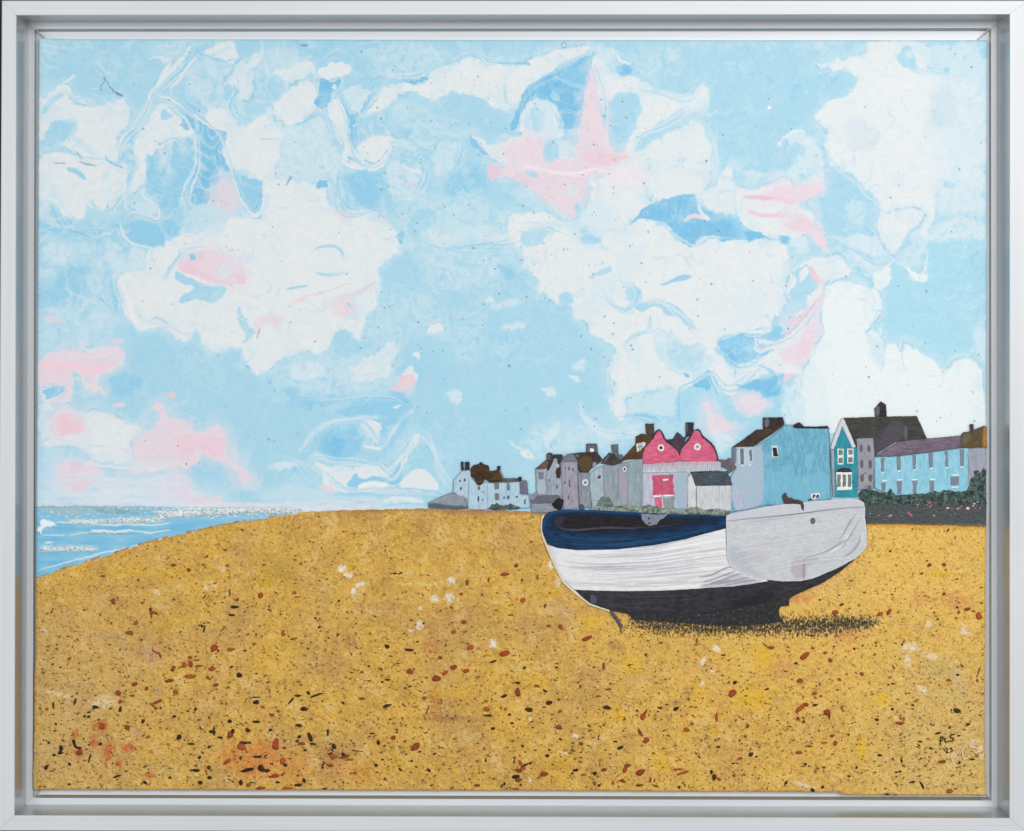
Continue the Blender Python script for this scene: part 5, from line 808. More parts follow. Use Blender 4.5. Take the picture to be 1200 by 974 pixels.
# flicked paint: irregular raised dabs
def dabs():
    V = []; F = []; Cc = []; rg = random.Random(12)
    def dab(x, y, rx, ry, ang, col, hgt=.5):
        n = 9 if max(rx, ry) < 1.2 else 16; a0 = len(V); ca, sa = math.cos(math.radians(ang)), math.sin(math.radians(ang)); ph = [rg.uniform(0, 6.28) for _ in range(3)]
        V.append(wp(x, y, 1.6+hgt)); Cc.append([c*1.05 for c in col])
        for ring, (k, hh) in enumerate(((.62, hgt*.85), (1, 0), (1.05, -1.8))):
            for i in range(n):
                t = 2*math.pi*i/n; r = 1+.13*math.sin(2*t+ph[0])+.08*math.sin(3*t+ph[1])+.04*math.sin(5*t+ph[2])
                u, v = rx*k*r*math.cos(t), ry*k*r*math.sin(t)
                px, py = x+u*ca-v*sa, y+u*sa+v*ca
                V.append(wp(px, py, 1.6+hh)); Cc.append([c*(.9 if ring else 1) for c in col])
        for i in range(n): F.append((a0, a0+1+(i+1) % n, a0+1+i))
        for ring in range(2):
            for i in range(n):
                b = a0+1+ring*n; F.append((b+i, b+(i+1) % n, b+n+(i+1) % n, b+n+i))
    red = lambda: [(152, 68, 36), (140, 62, 38), (162, 78, 38), (134, 60, 34)][rg.randrange(4)]
    dark = lambda: [(50, 38, 28), (42, 32, 28), (62, 44, 28)][rg.randrange(3)]
    boat = chaikin([(634, 600), (640, 640), (673, 690), (715, 715), (735, 735), (900, 740), (1040, 740), (925, 700), (1012, 660), (1016, 590)])
    for ox, kind, L_ in SPK:
        for q in L_:
            an = q[4] if len(q) > 4 else 0
            dab(ox+q[0]/3.543, 660+q[1]/3.543, q[2]/3.543*.93, q[3]/3.543*.93, an, red() if kind == 'r' else dark(), .45)
    n = 0
    while n < 3900:
        x = rg.uniform(46, 1152); y = rg.uniform(600, 925)
        if y < float(_bt(x))+4: continue
        dens = .16+.74*min(1, (y-600)/270)**1.3+.15*(x < 420)
        if rg.random() > dens or sdist(np.array([x]), np.array([y]), boat)[0] > -3: continue
        n += 1; r = .38+.5*rg.random()**3; t = rg.random(); k = rg.choice((1, 1, 1.4, 2.1))
        col = (104, 70, 38) if t < .42 else (136, 76, 42) if t < .64 else red() if t < .74 else dark() if t < .82 else (226, 206, 150) if t < .93 else (120, 92, 52)
        r = .45+.62*rg.random()**2.2; dab(x, y, r*k, r*.8, rg.uniform(-70, 70) if rg.random() < .5 else rg.uniform(-20, 20), col, .2)
    for k in range(260):
        x = rg.uniform(46, 1150); y = rg.uniform(650, 924)
        if rg.random() > .3+.7*(y-650)/270*(1 if x < 450 else .55) or y < float(_bt(x))+8 or sdist(np.array([x]), np.array([y]), boat)[0] > -3: continue
        r = rg.uniform(.8, 1.7); q = rg.choice((1, 1.3, 1.9)); dab(x, y, r*q, r*.75, rg.uniform(-40, 40), red() if rg.random() < .5 else dark(), .3)
    for k in range(70):
        x = rg.uniform(600, 900) if k < 50 else rg.uniform(880, 1100); y = rg.uniform(745, 900); r = rg.uniform(.6, 1.2); dab(x, y, r, r, 0, (232, 218, 168), .5)
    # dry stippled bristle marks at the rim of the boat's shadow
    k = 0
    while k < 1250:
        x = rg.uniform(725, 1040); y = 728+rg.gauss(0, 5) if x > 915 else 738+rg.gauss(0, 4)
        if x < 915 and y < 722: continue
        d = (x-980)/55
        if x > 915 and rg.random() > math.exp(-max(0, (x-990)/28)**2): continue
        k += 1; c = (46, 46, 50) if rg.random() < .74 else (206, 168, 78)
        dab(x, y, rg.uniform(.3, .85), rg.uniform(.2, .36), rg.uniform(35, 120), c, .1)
    me = bpy.data.meshes.new('paint_flecks'); me.from_pydata(V, [], F); me.update(); me.polygons.foreach_set('use_smooth', np.ones(len(F), bool)); set_paint(me, np.array(Cc)); return me
link('paint_flecks', dabs(), M_DAB, beach_o, 'red, black and cream flicked paint flecks', 'stuff')

# brushed shapes on top: houses, boat, hedge
PSEED = [400]
def rough_edge(poly, amp, seed):
    out = []; n = len(poly)
    for i in range(n):
        (x0, y0), (x1, y1) = poly[i], poly[(i+1) % n]; d = math.hypot(x1-x0, y1-y0); k = max(1, int(d/2.2))
        for j in range(k): out.append((x0+(x1-x0)*j/k, y0+(y1-y0)*j/k))
    p = np.array(out); f = noise(p[:, 0]/3.3, p[:, 1]/3.3, seed); g = noise(p[:, 0]/3.3, p[:, 1]/3.3, seed+1)
    return p+amp*np.stack([f, g], 1)
def patch(name, poly, col, z, parent, d='v', amp=9, col2=None, k2=.5, edge=None, extra=None, step=.95, relief=.35, jit=.45, smooth=0, label=None, ang=0, sk=None, mat=None):
    PSEED[0] += 7; sd = PSEED[0]; col = np.array(col)*np.array([1, .995, .965]); col2 = None if col2 is None else np.array(col2)*np.array([1, .995, .965])
    if smooth: poly = chaikin(poly, True, smooth)
    P = rough_edge(poly, jit, sd); lo = P.min(0); hi = P.max(0)
    gx, gy = np.meshgrid(np.arange(lo[0], hi[0], step), np.arange(lo[1], hi[1], step)); gx = gx.ravel()+.13*step*np.sin(gy.ravel()*7); gy = gy.ravel()
    ins = sdist(gx, gy, P) > .45*step; pts = [Vector(p) for p in P.tolist()]+[Vector(p) for p in np.stack([gx[ins], gy[ins]], 1).tolist()]
    n = len(P); r = delaunay_2d_cdt(pts, [], [list(range(n))], 1, 1e-5)
    v = np.array([tuple(q) for q in r[0]]); faces = [tuple(f) for f in r[2]]
    X, Y = v[:, 0], v[:, 1]; s = Paint(X, Y, col, sd, warp=False); al = np.arange(len(X))
    a = math.radians(ang)+(math.pi/2 if d == 'v' else 0); uu = X*math.cos(a)+Y*math.sin(a); vv = -X*math.sin(a)+Y*math.cos(a)
    if sk: vv = vv+sk(X, Y)
    st = fbm(uu/9, vv/1.5, 1, sd+2, 3) if d != 'n' else fbm(X, Y, 4, sd+2, 3); bl = fbm(X, Y, 14, sd+5, 2)+.8*fbm(X, Y, 5, sd+6, 2)
    s.c += (amp*(2.0*st+.9*bl))[:, None]*np.array([1, 1, 1.02])
    if col2 is not None: s.mix(al, col2, sm(-.15, .45, st*.6+fbm(uu/16, vv/4, 1, sd+8, 3))*k2)
    s.h += 1.2*st
    if name in ('painted_house', 'painted_tower', 'painted_terrace'):
        rs = random.Random(sd); x0, y0 = P.min(0); x1, y1 = P.max(0); base = np.array(col)
        for _ in range(int((x1-x0)*(y1-y0)/55)):
            x = rs.uniform(x0, x1); y = rs.uniform(y0, y1); L_ = rs.uniform(6, 22); q = rs.choice((-26, -18, 16, 26))
            s.stroke([(x, y), (x+rs.uniform(-.6, .6), y+L_/2), (x+rs.uniform(-.8, .8), y+L_)], rs.uniform(.6, 1.3), np.clip(s.c.mean(0)*.3+base*.7+q, 0, 240), 1, .45, w=0, h=.5 if q > 0 else -.4)
    if extra: extra(s)
    dd = sdist(X, Y, P)
    if edge is not None: s.mix(al, edge[0], sm(edge[1], edge[1]*.25, dd)*edge[2])
    H = z+.75*relief*s.h-.3*sm(1.0, 0, dd)
    # side walls of the paint layer
    cnt = {}
    for f in faces:
        for i in range(3):
            e = (f[i], f[(i+1) % 3]); cnt[(min(e), max(e))] = cnt.get((min(e), max(e)), [])+[e]
    co = [wp(X[i], Y[i], H[i]) for i in range(len(X))]; cc = s.c; mp = {}; extraC = []
    def low(i):
        if i not in mp: mp[i] = len(co); co.append(wp(X[i], Y[i], z-1.5)); extraC.append(cc[i])
        return mp[i]
    sk_ = [(e[0][1], e[0][0], low(e[0][0]), low(e[0][1])) for e in cnt.values() if len(e) == 1]
    me = bpy.data.meshes.new(name); me.from_pydata(co, [], [f[::-1] for f in faces]+sk_); me.update()
    me.polygons.foreach_set('use_smooth', np.ones(len(me.polygons), bool))
    # make the fronts face the viewer
    if me.polygons and sum(p.normal.y for p in me.polygons[:50]) > 0: me.flip_normals()
    set_paint(me, np.vstack([cc, np.array(extraC).reshape(-1, 3)]) if extraC else cc)
    return link(name, me, mat or M_PAINT, parent, label)
def ell(cx, cy, rx, ry, n=12): return [(cx+rx*math.cos(2*math.pi*i/n), cy+ry*math.sin(2*math.pi*i/n)) for i in range(n)]
def ribbon(name, lines, w, col, z, parent, taper=.75, label=None):
    V = []; F = []
    for ln in lines:
        p = chaikin(ln, False, 2) if len(ln) > 2 else np.array(ln, float)
        if len(p) == 2: p = np.array([p[0]+(p[1]-p[0])*t for t in (0, .33, .66, 1)])
        n = len(p); b0 = len(V)
        for i in range(n):
            t = p[min(i+1, n-1)]-p[max(i-1, 0)]; t = t/(np.hypot(*t)+1e-9); nn = np.array([-t[1], t[0]]); e = i/(n-1)
            ww = w/2*(taper+(1-taper)*math.sin(math.pi*e))*(1+.12*math.sin(i*2.3))
            for k_, hh in ((-1.15, -1.3), (-1, .15), (0, .45), (1, .15), (1.15, -1.3)): q = p[i]+nn*ww*k_; V.append(wp(q[0], q[1], z+hh))
        for i in range(n-1):
            for k_ in range(4): a = b0+i*5+k_; F.append((a, a+1, a+6, a+5))
        F.append(tuple(b0+k_ for k_ in range(5))); F.append(tuple(b0+(n-1)*5+k_ for k_ in range(4, -1, -1)))
    me = bpy.data.meshes.new(name); me.from_pydata(V, [], F); me.update(); me.polygons.foreach_set('use_smooth', np.ones(len(F), bool))
    if sum(p.normal.y for p in me.polygons) > 0: me.flip_normals()
    c = np.tile(np.array(col, float), (len(V), 1)); c += 8*noise(np.array([v[0] for v in V])/U/2, np.array([v[2] for v in V])/U/2, 17)[:, None]
    set_paint(me, c); return link(name, me, M_PAINT, parent, label)
# ------------------------------------------------------------------ the painted village
H1 = lambda p: T(495, 530, 8, p); H2 = lambda p: T(615, 480, 7.493, p); H3 = lambda p: T(725, 480, 7.493, p); H4 = lambda p: T(850, 475, 7.493, p); H5 = lambda p: T(965, 460, 5.905, p)
Z1, Z2, Z3, Z4, Z5 = 1.9, 2.2, 2.5, 2.8, 3.1
GD = (92, 94, 108)
def wins(M_, L_, parent, col=(104, 110, 130), z=Z3, name='window', frame=None):
    for q in L_:
        c = M_([(q[0], q[1])])[0]; s_ = M_([(q[0]+q[2], q[1]+q[3])])[0]; rx, ry = s_[0]-c[0], s_[1]-c[1]
        if frame: patch(name, ell(c[0], c[1], rx*1.0, ry*1.0, 14), frame, z, parent, amp=4, step=.8, jit=.3); rx *= .5; ry *= .5; z2 = z+.35
        else: z2 = z
        patch('pane' if frame else name, ell(c[0], c[1], rx, ry, 10), col, z2, parent, amp=6, step=.8, jit=.25)
def wrect(M_, poly, parent, col, z=Z3, name='window', **k): return patch(name, M_(poly), col, z, parent, amp=k.pop('amp', 7), step=.8, jit=.3, **k)
E1 = (GD, 1.3, .42)
# 1 far-left white house
w = patch('painted_house', H1([(290,260),(330,215),(368,172),(447,165),(460,232),(520,310),(560,290),(600,275),(640,286),(915,275),(918,390),(1000,400),(1012,522),(800,532),(600,542),(430,540),(418,470),(405,432),(330,410),(285,375)]), (166,196,220), Z1, PIC, col2=(186,206,226), edge=(GD, 1.6, .5), label='far pale blue house with a steep brown roof at the end of the village', extra=lambda s: (s.poly(H1([(290,400),(420,400),(425,540),(280,530)]), (150,162,182), 3, .6, w=0), s.stroke(H1([(440,250),(425,430),(430,540)]), 1, (110,130,155), .8, .8, w=0), s.stroke(H1([(610,290),(608,540)]), .8, (125,145,170), .8, .8, w=0), s.stroke(H1([(720,490),(830,492)]), 1, (120,130,150), 1, .6, w=0)))
patch('roof', H1([(455,145),(480,118),(560,105),(620,125),(630,175),(700,168),(742,205),(757,248),(745,276),(640,287),(590,250),(562,300),(535,312),(510,290),(480,235),(450,230)]), (56,42,34), Z2, w, d='h', amp=10, col2=(96,70,34), k2=.7)
patch('roof', H1([(745,243),(905,243),(907,272),(742,278)]), (92,84,90), Z2, w, d='h', amp=14)
for q in ([(362,88),(386,88),(390,165),(362,168)], [(402,88),(442,90),(444,165),(400,165)], [(536,95),(562,95),(564,114),(533,114)], [(704,128),(732,130),(732,176),(702,176)], [(900,233),(930,230),(932,268),(903,270)]): patch('chimney', H1(q), (48,44,50), Z3, w, amp=8)
patch('side_wall', H1([(912,268),(975,262),(985,300),(992,390),(915,388)]), (108,110,130), Z2, w, edge=E1)
patch('gable_edge', H1([(715,165),(730,165),(765,240),(748,245)]), (110,112,128), Z3, w)
wins(H1, [(351,270,9,13),(398,260,11,17),(360,340,11,17),(530,335,10,20),(568,370,9,9),(565,445,10,10),(525,435,10,28),(768,425,10,15),(805,423,13,20),(883,416,16,12),(395,450,8,10)], w, (88,92,116), Z2)
for q in ([(672,285),(718,285),(718,345),(676,348)], [(788,285),(822,284),(822,358),(790,358)], [(680,386),(722,386),(722,450),(682,452)], [(950,440),(970,440),(970,490),(952,490)]): wrect(H1, q, w, (112,118,138), Z2)
patch('painted_bank', H1([(50,475),(130,432),(200,402),(270,378),(340,398),(412,432),(422,530),(300,536),(60,524)]), (138,148,164), Z1+.12, PIC, d='h', edge=(GD, 1.2, .5), label='low grey green bank left of the far house', extra=lambda s: s.poly(H1([(40,490),(120,470),(250,500),(425,500),(425,560),(40,560)]), (72,88,92), 2.5, .85, w=0))
def shrub(poly, lab, z=Z2, col=(66,82,86)): return patch('painted_shrub', poly, col, z, PIC, d='n', amp=26, col2=(112,126,124), k2=.6, jit=1.3, relief=.9, label=lab)
shrub(H1([(600,530),(650,490),(700,478),(760,502),(820,472),(860,497),(920,512),(905,535),(700,545)]), 'dark green shrub in front of the far house')
# 2 low shed
w = patch('painted_shed', H2([(40,760),(108,716),(112,752),(290,750),(325,785),(340,800),(325,880),(290,890),(255,905),(55,905),(55,830),(62,800)]), (136,144,162), Z2, PIC, d='h', edge=E1, label='low grey shed beside the bow of the boat')
patch('roof', H2([(60,800),(108,757),(292,750),(300,765),(235,826),(58,828)]), (96,102,116), Z3, w, d='h', edge=E1); patch('open_end', H2([(232,828),(268,795),(300,770),(345,800),(322,875),(300,882),(262,870)]), (34,29,34), Z4, w)
patch('side_wall', H1([(985,395),(1010,385),(1020,420),(1018,470),(1005,430)]), (130,136,150), Z1, w)
# 3 grey house with the red-brown gable
w = patch('painted_house', H2([(92,522),(188,518),(205,480),(245,455),(330,410),(330,620),(345,760),(300,760),(110,752),(100,700)]), (148,160,178), Z1, PIC, col2=(172,180,196), edge=E1, label='narrow grey house with a sloping red brown roof end', extra=lambda s: (s.poly(H2([(110,610),(185,620),(185,740),(110,740)]), (170,186,200), 2, .7, w=0), s.stroke(H2([(188,520),(190,740)]), .9, (100,104,120), .8, .8, w=0)))
patch('roof', H2([(88,522),(120,495),(186,440),(198,480),(186,520)]), (112,76,66), Z2, w, d='h', amp=12, edge=((60,50,54), 1, .6)); patch('chimney', H2([(190,388),(215,376),(246,384),(248,450),(196,458)]), (66,56,60), Z3, w, extra=lambda s: s.stroke(H2([(210,395),(210,440)]), 2, (120,112,118), 1, .8, w=0))
wins(H2, [(285,492,20,20)], w, (176,176,190), Z4); wrect(H2, [(120,550),(165,550),(165,612),(122,614)], w, (112,118,136), Z2); wins(H2, [(212,620,9,16),(282,680,8,26)], w, GD, Z2)
patch('dark_gable', H2([(250,395),(330,392),(335,420),(312,470),(318,560),(310,605),(280,600),(270,540),(290,500),(285,430),(262,420),(220,520),(200,545),(192,520),(210,455),(244,440)]), (54,48,52), Z3, w, amp=10)
# 4 tower
w = patch('painted_tower', H2([(318,458),(462,455),(466,600),(472,868),(340,878),(325,700),(322,600)]), (150,148,168), Z3, PIC, col2=(166,158,176), edge=E1, label='tall mauve grey tower with small slit windows')
patch('roof', H2([(318,460),(345,412),(380,388),(430,394),(452,425),(464,456)]), (110,118,132), Z4, w, edge=E1)
wins(H2, [(355,512,7,12),(386,518,9,19),(421,527,7,17),(350,640,9,13),(392,652,9,42),(383,772,10,22)], w, (98,100,122), Z4)
# 5 house with round window and olive roof
w = patch('painted_house', H2([(466,552),(566,552),(575,700),(585,862),(478,865)]), (126,138,154), Z1, PIC, col2=(160,168,182), edge=E1, label='grey house with an olive roof and a round white window')
patch('roof', H2([(400,385),(545,372),(642,384),(672,420),(685,440),(655,470),(610,505),(580,520),(560,552),(484,554),(466,520),(460,440),(440,400)]), (58,50,50), Z2, w, amp=10, extra=lambda s: (s.poly(H2([(470,420),(590,400),(585,500),(555,548),(486,550)]), (86,70,42), 2, .9, w=0), s.poly(H2([(590,470),(620,455),(640,490),(600,530)]), (150,148,168), 2, .9, w=0), s.poly(H2([(440,395),(480,395),(475,420),(450,415)]), (140,134,140), 2, .6, w=0)))
c_ = patch('chimney', H2([(540,300),(632,298),(642,380),(540,378)]), (92,94,106), Z3, w, edge=((48,46,54), 1.2, .8)); patch('vent', ell(*H2([(587,356)])[0], 3, 2.4), (222,226,234), Z4, c_, jit=.1)
wins(H2, [(530,640,28,30)], w, (120,128,140), Z3, frame=(214,218,226)); patch('doorway', H2([(480,840),(500,825),(520,840),(525,875),(480,875)]), (74,78,92), Z3, w)
# 6 bluish house
w = patch('painted_house', H2([(566,560),(640,505),(694,490),(694,765),(640,850),(590,862),(572,700)]), (154,174,190), Z2, PIC, col2=(178,192,206), edge=E1, label='pale blue grey house with one dark sloping window')
wrect(H2, [(625,605),(655,575),(672,582),(668,608),(640,606)], w, (60,62,76))
# 7 wide grey house with the dark gable roof
w = patch('painted_house', H2([(690,490),(770,480),(850,470),(905,455),(910,780),(905,862),(690,862)]), (140,152,166), Z1, PIC, col2=(160,160,176), edge=E1, label='wide grey boarded house with a dark pointed roof and small white window', extra=lambda s: (s.poly(H2([(820,540),(890,530),(900,780),(830,790)]), (164,152,172), 3, .7, w=0), s.stroke(H2([(820,500),(822,800)]), .9, (104,108,124), .8, .7, w=0)))
patch('roof', H2([(665,472),(700,420),(742,378),(790,395),(830,440),(870,430),(855,462),(790,490),(770,496),(720,480)]), (58,55,58), Z2, w, extra=lambda s: s.stroke(H2([(690,470),(725,420),(745,400)]), 2, (110,110,122), 1, .8, w=0)); patch('chimney', H2([(757,308),(818,306),(822,400),(800,420),(768,376)]), (98,100,112), Z1+.05, w, edge=((60,60,68), 1, .6)); patch('ridge', H2([(815,395),(860,395),(870,440),(825,440)]), (96,96,108), Z1+.05, w)
wins(H2, [(876,522,17,24)], w, (52,50,62), Z3, frame=(216,220,228))
# 8 house with dormer
w = patch('painted_house', H2([(895,458),(960,445),(1036,430),(1036,700),(1034,862),(905,862)]), (138,158,170), Z1+.1, PIC, col2=(158,172,182), edge=E1, label='blue grey boarded house with a brown roof and white dormer window')
patch('roof', H2([(845,440),(900,380),(972,300),(975,235),(1020,212),(1045,212),(1072,225),(1122,225),(1120,270),(1070,330),(1038,400),(1036,430),(900,440),(850,452)]), (88,62,38), Z2, w, amp=12, col2=(64,48,40), k2=.6, edge=((46,38,40), 1.2, .6), ang=30)
d_ = patch('dormer', H2([(975,300),(1055,284),(1062,308),(1030,340),(1014,362),(985,376)]), (208,210,220), Z3, w); ribbon('glazing_bar', [H2([(1002,300),(1004,362)]), H2([(1020,298),(1020,345)]), H2([(982,330),(1036,322)])], .8, (120,124,142), Z4, d_)
# 9 pink house
DK = (56,50,60)
w = patch('painted_house', H3([(208,545),(630,540),(635,560),(600,590),(600,880),(500,885),(290,880),(205,858)]), (184,186,210), Z1+.12, PIC, col2=(164,172,194), edge=E1, label='bright pink house with twin curved gables, round windows and a pink door panel', extra=lambda s: (s.poly(H3([(492,560),(625,560),(600,885),(492,885)]), (158,178,196), 1.5, .9, w=0), s.stroke(H3([(215,550),(630,545)]), 1, (80,84,96), 1, .7, w=0)))
for nm, a_, b_ in (('gable', [(208,470),(210,400),(225,350),(250,312),(303,262),(318,225),(330,198),(355,184),(372,205),(388,245),(408,280),(450,315),(510,352),(530,400),(548,455),(420,462),(300,474)], [(203,420),(220,330),(295,245),(312,200),(330,182),(357,170),(385,198),(412,262),(470,320),(535,380),(530,420),(340,420)]),
                 ('gable', [(535,455),(532,400),(560,330),(618,275),(640,225),(655,192),(685,180),(712,195),(722,240),(790,292),(840,352),(860,430),(862,455),(700,460)], [(528,400),(548,320),(610,255),(645,190),(690,165),(718,180),(738,235),(800,275),(852,340),(874,430),(872,455),(700,440)])):
    e_ = patch('gable_edge', H3(b_), DK, Z2, w, smooth=1); patch(nm, H3(a_), (202,92,128), Z3, w, d='h', amp=12, col2=(212,112,146), k2=.6, smooth=1)
patch('valley_roof', H3([(425,265),(478,255),(498,220),(517,198),(545,222),(560,240),(595,240),(570,300),(530,390),(480,335)]), (66,58,70), Z1+.2, w, edge=((40,38,46), 1, .6))
patch('chimney', H3([(235,122),(308,122),(312,200),(300,230),(242,215)]), (72,62,56), Z2+.1, w, edge=((44,40,42), 1, .7)); patch('chimney', H3([(587,112),(658,112),(657,185),(640,215),(600,245),(588,240)]), (48,44,58), Z2+.1, w, extra=lambda s: s.stroke(H3([(597,115),(597,200)]), 2, (100,98,112), 1, .8, w=0))
def slats(s):
    s.poly(H3([(200,455),(880,450),(880,480),(540,486),(200,500)]), (206,120,150), 5, .45, w=0)
    for x in range(215, 890, 17): s.stroke(H3([(x, 470), (x+3, 535)]), .8, (120,124,142), .9, .75, w=0)
patch('boarded_band', H3([(208,475),(300,474),(545,458),(870,455),(896,462),(890,532),(630,545),(210,552)]), (196,202,216), Z4, w, extra=slats, amp=14)
dr = patch('door_panel', H3([(288,575),(482,566),(490,750),(298,756)]), (192,84,116), Z2, w, extra=lambda s: (s.stroke(H3([(375,600),(378,750)]), 1, (150,72,100), .9, .8, w=0), s.poly(H3([(388,560),(482,560),(482,590),(388,592)]), (120,110,126), 2, .7, w=0), s.stroke(H3([(420,640),(424,740)]), 1, (150,120,140), .9, .7, w=0)), amp=11)
patch('lower_door', H3([(306,768),(380,764),(386,872),(318,878)]), (204,102,134), Z2, w); patch('side_door', H3([(384,772),(490,764),(490,882),(402,884)]), (136,146,154), Z2, w, edge=E1)
for q in ([(385,620),(436,614)], [(300,763),(370,760)], [(388,756),(482,754)]): ribbon('sill', [H3(q)], 2.0, (236,238,242), Z4, w)
wins(H3, [(370,335,31,31)], w, (58,44,60), Z4, frame=(226,222,228)); wins(H3, [(690,327,31,31)], w, (150,150,166), Z4, frame=(226,222,228)); patch('doorpost', H3([(590,575),(605,565),(600,880),(588,880)]), (176,186,204), Z2, w)
# 10 white lean-to
def boards(s):
    for x in range(695, 985, 19): s.stroke(H3([(x, 675), (x-1, 885)]), .7, (150,154,164), .9, .55, w=0)
w = patch('painted_shed', H3([(600,590),(635,560),(684,665),(990,662),(988,890),(680,892),(602,885)]), (198,204,214), Z3, PIC, col2=(214,218,224), edge=E1, extra=boards, amp=12, label='white boarded lean-to shed with a slate grey roof')
patch('roof', H3([(636,548),(800,542),(950,540),(975,600),(998,664),(668,670),(650,600)]), (68,78,90), Z4, w, d='h', amp=14, edge=((44,50,60), 1.2, .6)); ribbon('corner_post', [H3([(680,675),(682,890)])], .9, (120,124,136), Z4, w)
# 11 big blue house
w = patch('painted_house', H4([(55,375),(100,362),(245,362),(330,320),(400,278),(530,168),(592,172),(604,196),(905,192),(914,300),(922,560),(928,822),(700,862),(330,882),(250,902),(40,942),(46,620),(95,545),(60,500)]), (104,166,198), Z2, PIC, col2=(124,184,210), k2=.8, amp=9, edge=((62,84,100), 1.1, .5), label='large sky blue house with a dark roof and one small gable window',
          extra=lambda s: (s.poly(H4([(40,350),(250,355),(335,350),(335,700),(330,900),(40,950)]), (166,184,202), 4, .95, w=0), s.poly(H4([(55,375),(98,365),(108,480),(60,545),(30,560)]), (108,108,124), 2, .9, w=0), s.poly(H4([(90,370),(245,365),(250,520),(100,530)]), (184,200,214), 2, .8, w=0), s.poly(H4([(60,560),(240,560),(240,880),(60,930)]), (168,186,200), 5, .5, w=0),
             s.poly(H4([(340,560),(560,520),(620,640),(920,560),(925,830),(330,890)]), (124,186,210), 8, .6, w=0), s.poly(H4([(90,740),(160,740),(170,900),(60,930)]), (184,182,208), 4, .7, w=0), s.poly(H4([(700,430),(760,430),(760,560),(700,560)]), (132,188,214), 4, .7, w=0), s.stroke(H4([(100,880),(130,760),(155,800),(165,890)]), .9, (140,140,170), .8, .6, w=0),
             [s.stroke(H4([(410,y),(500,y+3)]), .6, (84,132,160), .8, .7, w=0) for y in (490,515,540,560,575)], s.stroke(H4([(910,210),(920,500),(930,820)]), 1.6, (70,72,90), 1, .8, w=0)))
patch('roof', H4([(58,368),(140,312),(270,215),(350,207),(480,168),(525,163),(470,210),(380,272),(300,325),(245,358),(100,366)]), (58,46,44), Z3, w, d='h', ang=-30, amp=9, col2=(92,70,48), k2=.4); patch('chimney', H4([(328,108),(502,104),(516,160),(480,186),(380,212),(332,212)]), (50,40,42), Z3+.1, w, amp=9, extra=lambda s: s.poly(H4([(340,115),(385,118),(380,180),(345,205)]), (112,108,118), 1.5, .9, w=0))
patch('parapet', H4([(588,178),(615,160),(645,148),(690,184),(800,186),(890,181),(914,204),(905,206),(690,206),(602,200)]), (44,38,44), Z3+.1, w)
q_ = wrect(H4, [(404,354),(458,354),(466,458),(404,460)], w, (206,212,224)); patch('pane', H4([(412,372),(450,370),(452,408),(462,448),(414,450)]), (42,32,44), Z4, q_, jit=.2, step=.7)
for q in ([(128,380),(162,380),(160,518),(132,520)], [(206,390),(232,390),(234,488),(212,490)]): wrect(H4, q, w, (108,118,132))
for q in ((150,530,10,8), (215,526,13,6)): wins(H4, [q], w, (238,240,244), Z4, 'sill')
patch('side_roof', H4([(0,480),(30,462),(60,470),(95,500),(95,545),(60,580),(30,600),(10,560),(-80,520),(-85,470)]), (106,98,112), Z1, w, col2=(70,64,76))
s_ = patch('painted_sign', H4([(748,772),(830,768),(828,812),(756,830)]), (222,226,232), Z3, PIC, label='small white notice board behind the boat'); ribbon('lettering', [H4([(768,815),(772,785),(785,790),(775,802)]), H4([(795,812),(805,790),(815,788),(812,812)]), H4([(725,835),(745,822),(760,828)])], 1.6, (70,60,70), Z4, s_)
# 12 teal house and its slate-roofed block
w = patch('painted_house', H5([(72,392),(127,232),(165,300),(200,380),(232,384),(234,722),(78,722)]), (46,142,164), Z3, PIC, d='v', amp=12, col2=(36,126,150), label='teal house with a tall white edged gable and a bay window')
patch('bargeboard', H5([(44,388),(80,280),(122,178),(136,174),(180,275),(222,378),(198,384),(128,236),(70,392)]), (206,210,224), Z4, w, edge=((150,154,172), 1, .4))
patch('side_wall', H5([(48,395),(74,392),(80,722),(62,722),(56,560)]), (146,168,184), Z2+.12, w, edge=E1)
def sash(poly, n, rows):
    f = wrect(H5, poly, w, (226,230,236), Z4); (x0,y0),(x1,_),(_,y1) = poly[0], poly[1], poly[2]; gw = (x1-x0)/n; gh = (y1-y0)/rows
    for i in range(n):
        for j in range(rows): patch('pane', H5([(x0+gw*(i+.16),y0+gh*(j+.14)),(x0+gw*(i+.84),y0+gh*(j+.14)),(x0+gw*(i+.84),y0+gh*(j+.84)),(x0+gw*(i+.16),y0+gh*(j+.84))]), (118,126,126), Z5, f, jit=.2, step=.8)
sash([(94,388),(138,388),(136,498),(97,498)], 1, 2); sash([(160,388),(207,388),(205,492),(162,492)], 1, 2); sash([(86,550),(196,550),(196,672),(90,676)], 3, 1)
patch('bay_roof', H5([(78,548),(100,530),(135,520),(172,524),(200,546),(150,552)]), (54,42,52), Z5, w)
b_ = patch('painted_building', H5([(135,176),(360,168),(642,162),(680,240),(714,322),(560,334),(500,342),(380,415),(350,440),(348,560),(346,662),(236,672),(232,384),(218,372),(180,290)]), (60,60,62), Z1+.1, PIC, d='h', amp=8, col2=(80,76,60), k2=.5, label='tall building with a big charcoal slate roof and a grey stair tower',
      extra=lambda s: (s.poly(H5([(470,200),(560,200),(540,340),(400,400),(360,420),(390,300)]), (82,76,88), 6, .8, w=0), s.poly(H5([(350,310),(386,308),(386,400),(350,440)]), (74,68,84), 1.5, .9, w=0), s.poly(H5([(553,230),(580,230),(580,330),(556,332)]), (112,110,124), 2, .6, w=0)))
patch('chimney', H5([(352,112),(375,84),(396,61),(430,84),(436,166),(355,166)]), (46,42,48), Z2, b_, extra=lambda s: s.poly(H5([(354,115),(384,80),(386,160),(357,164)]), (104,100,110), 1.5, .9, w=0))
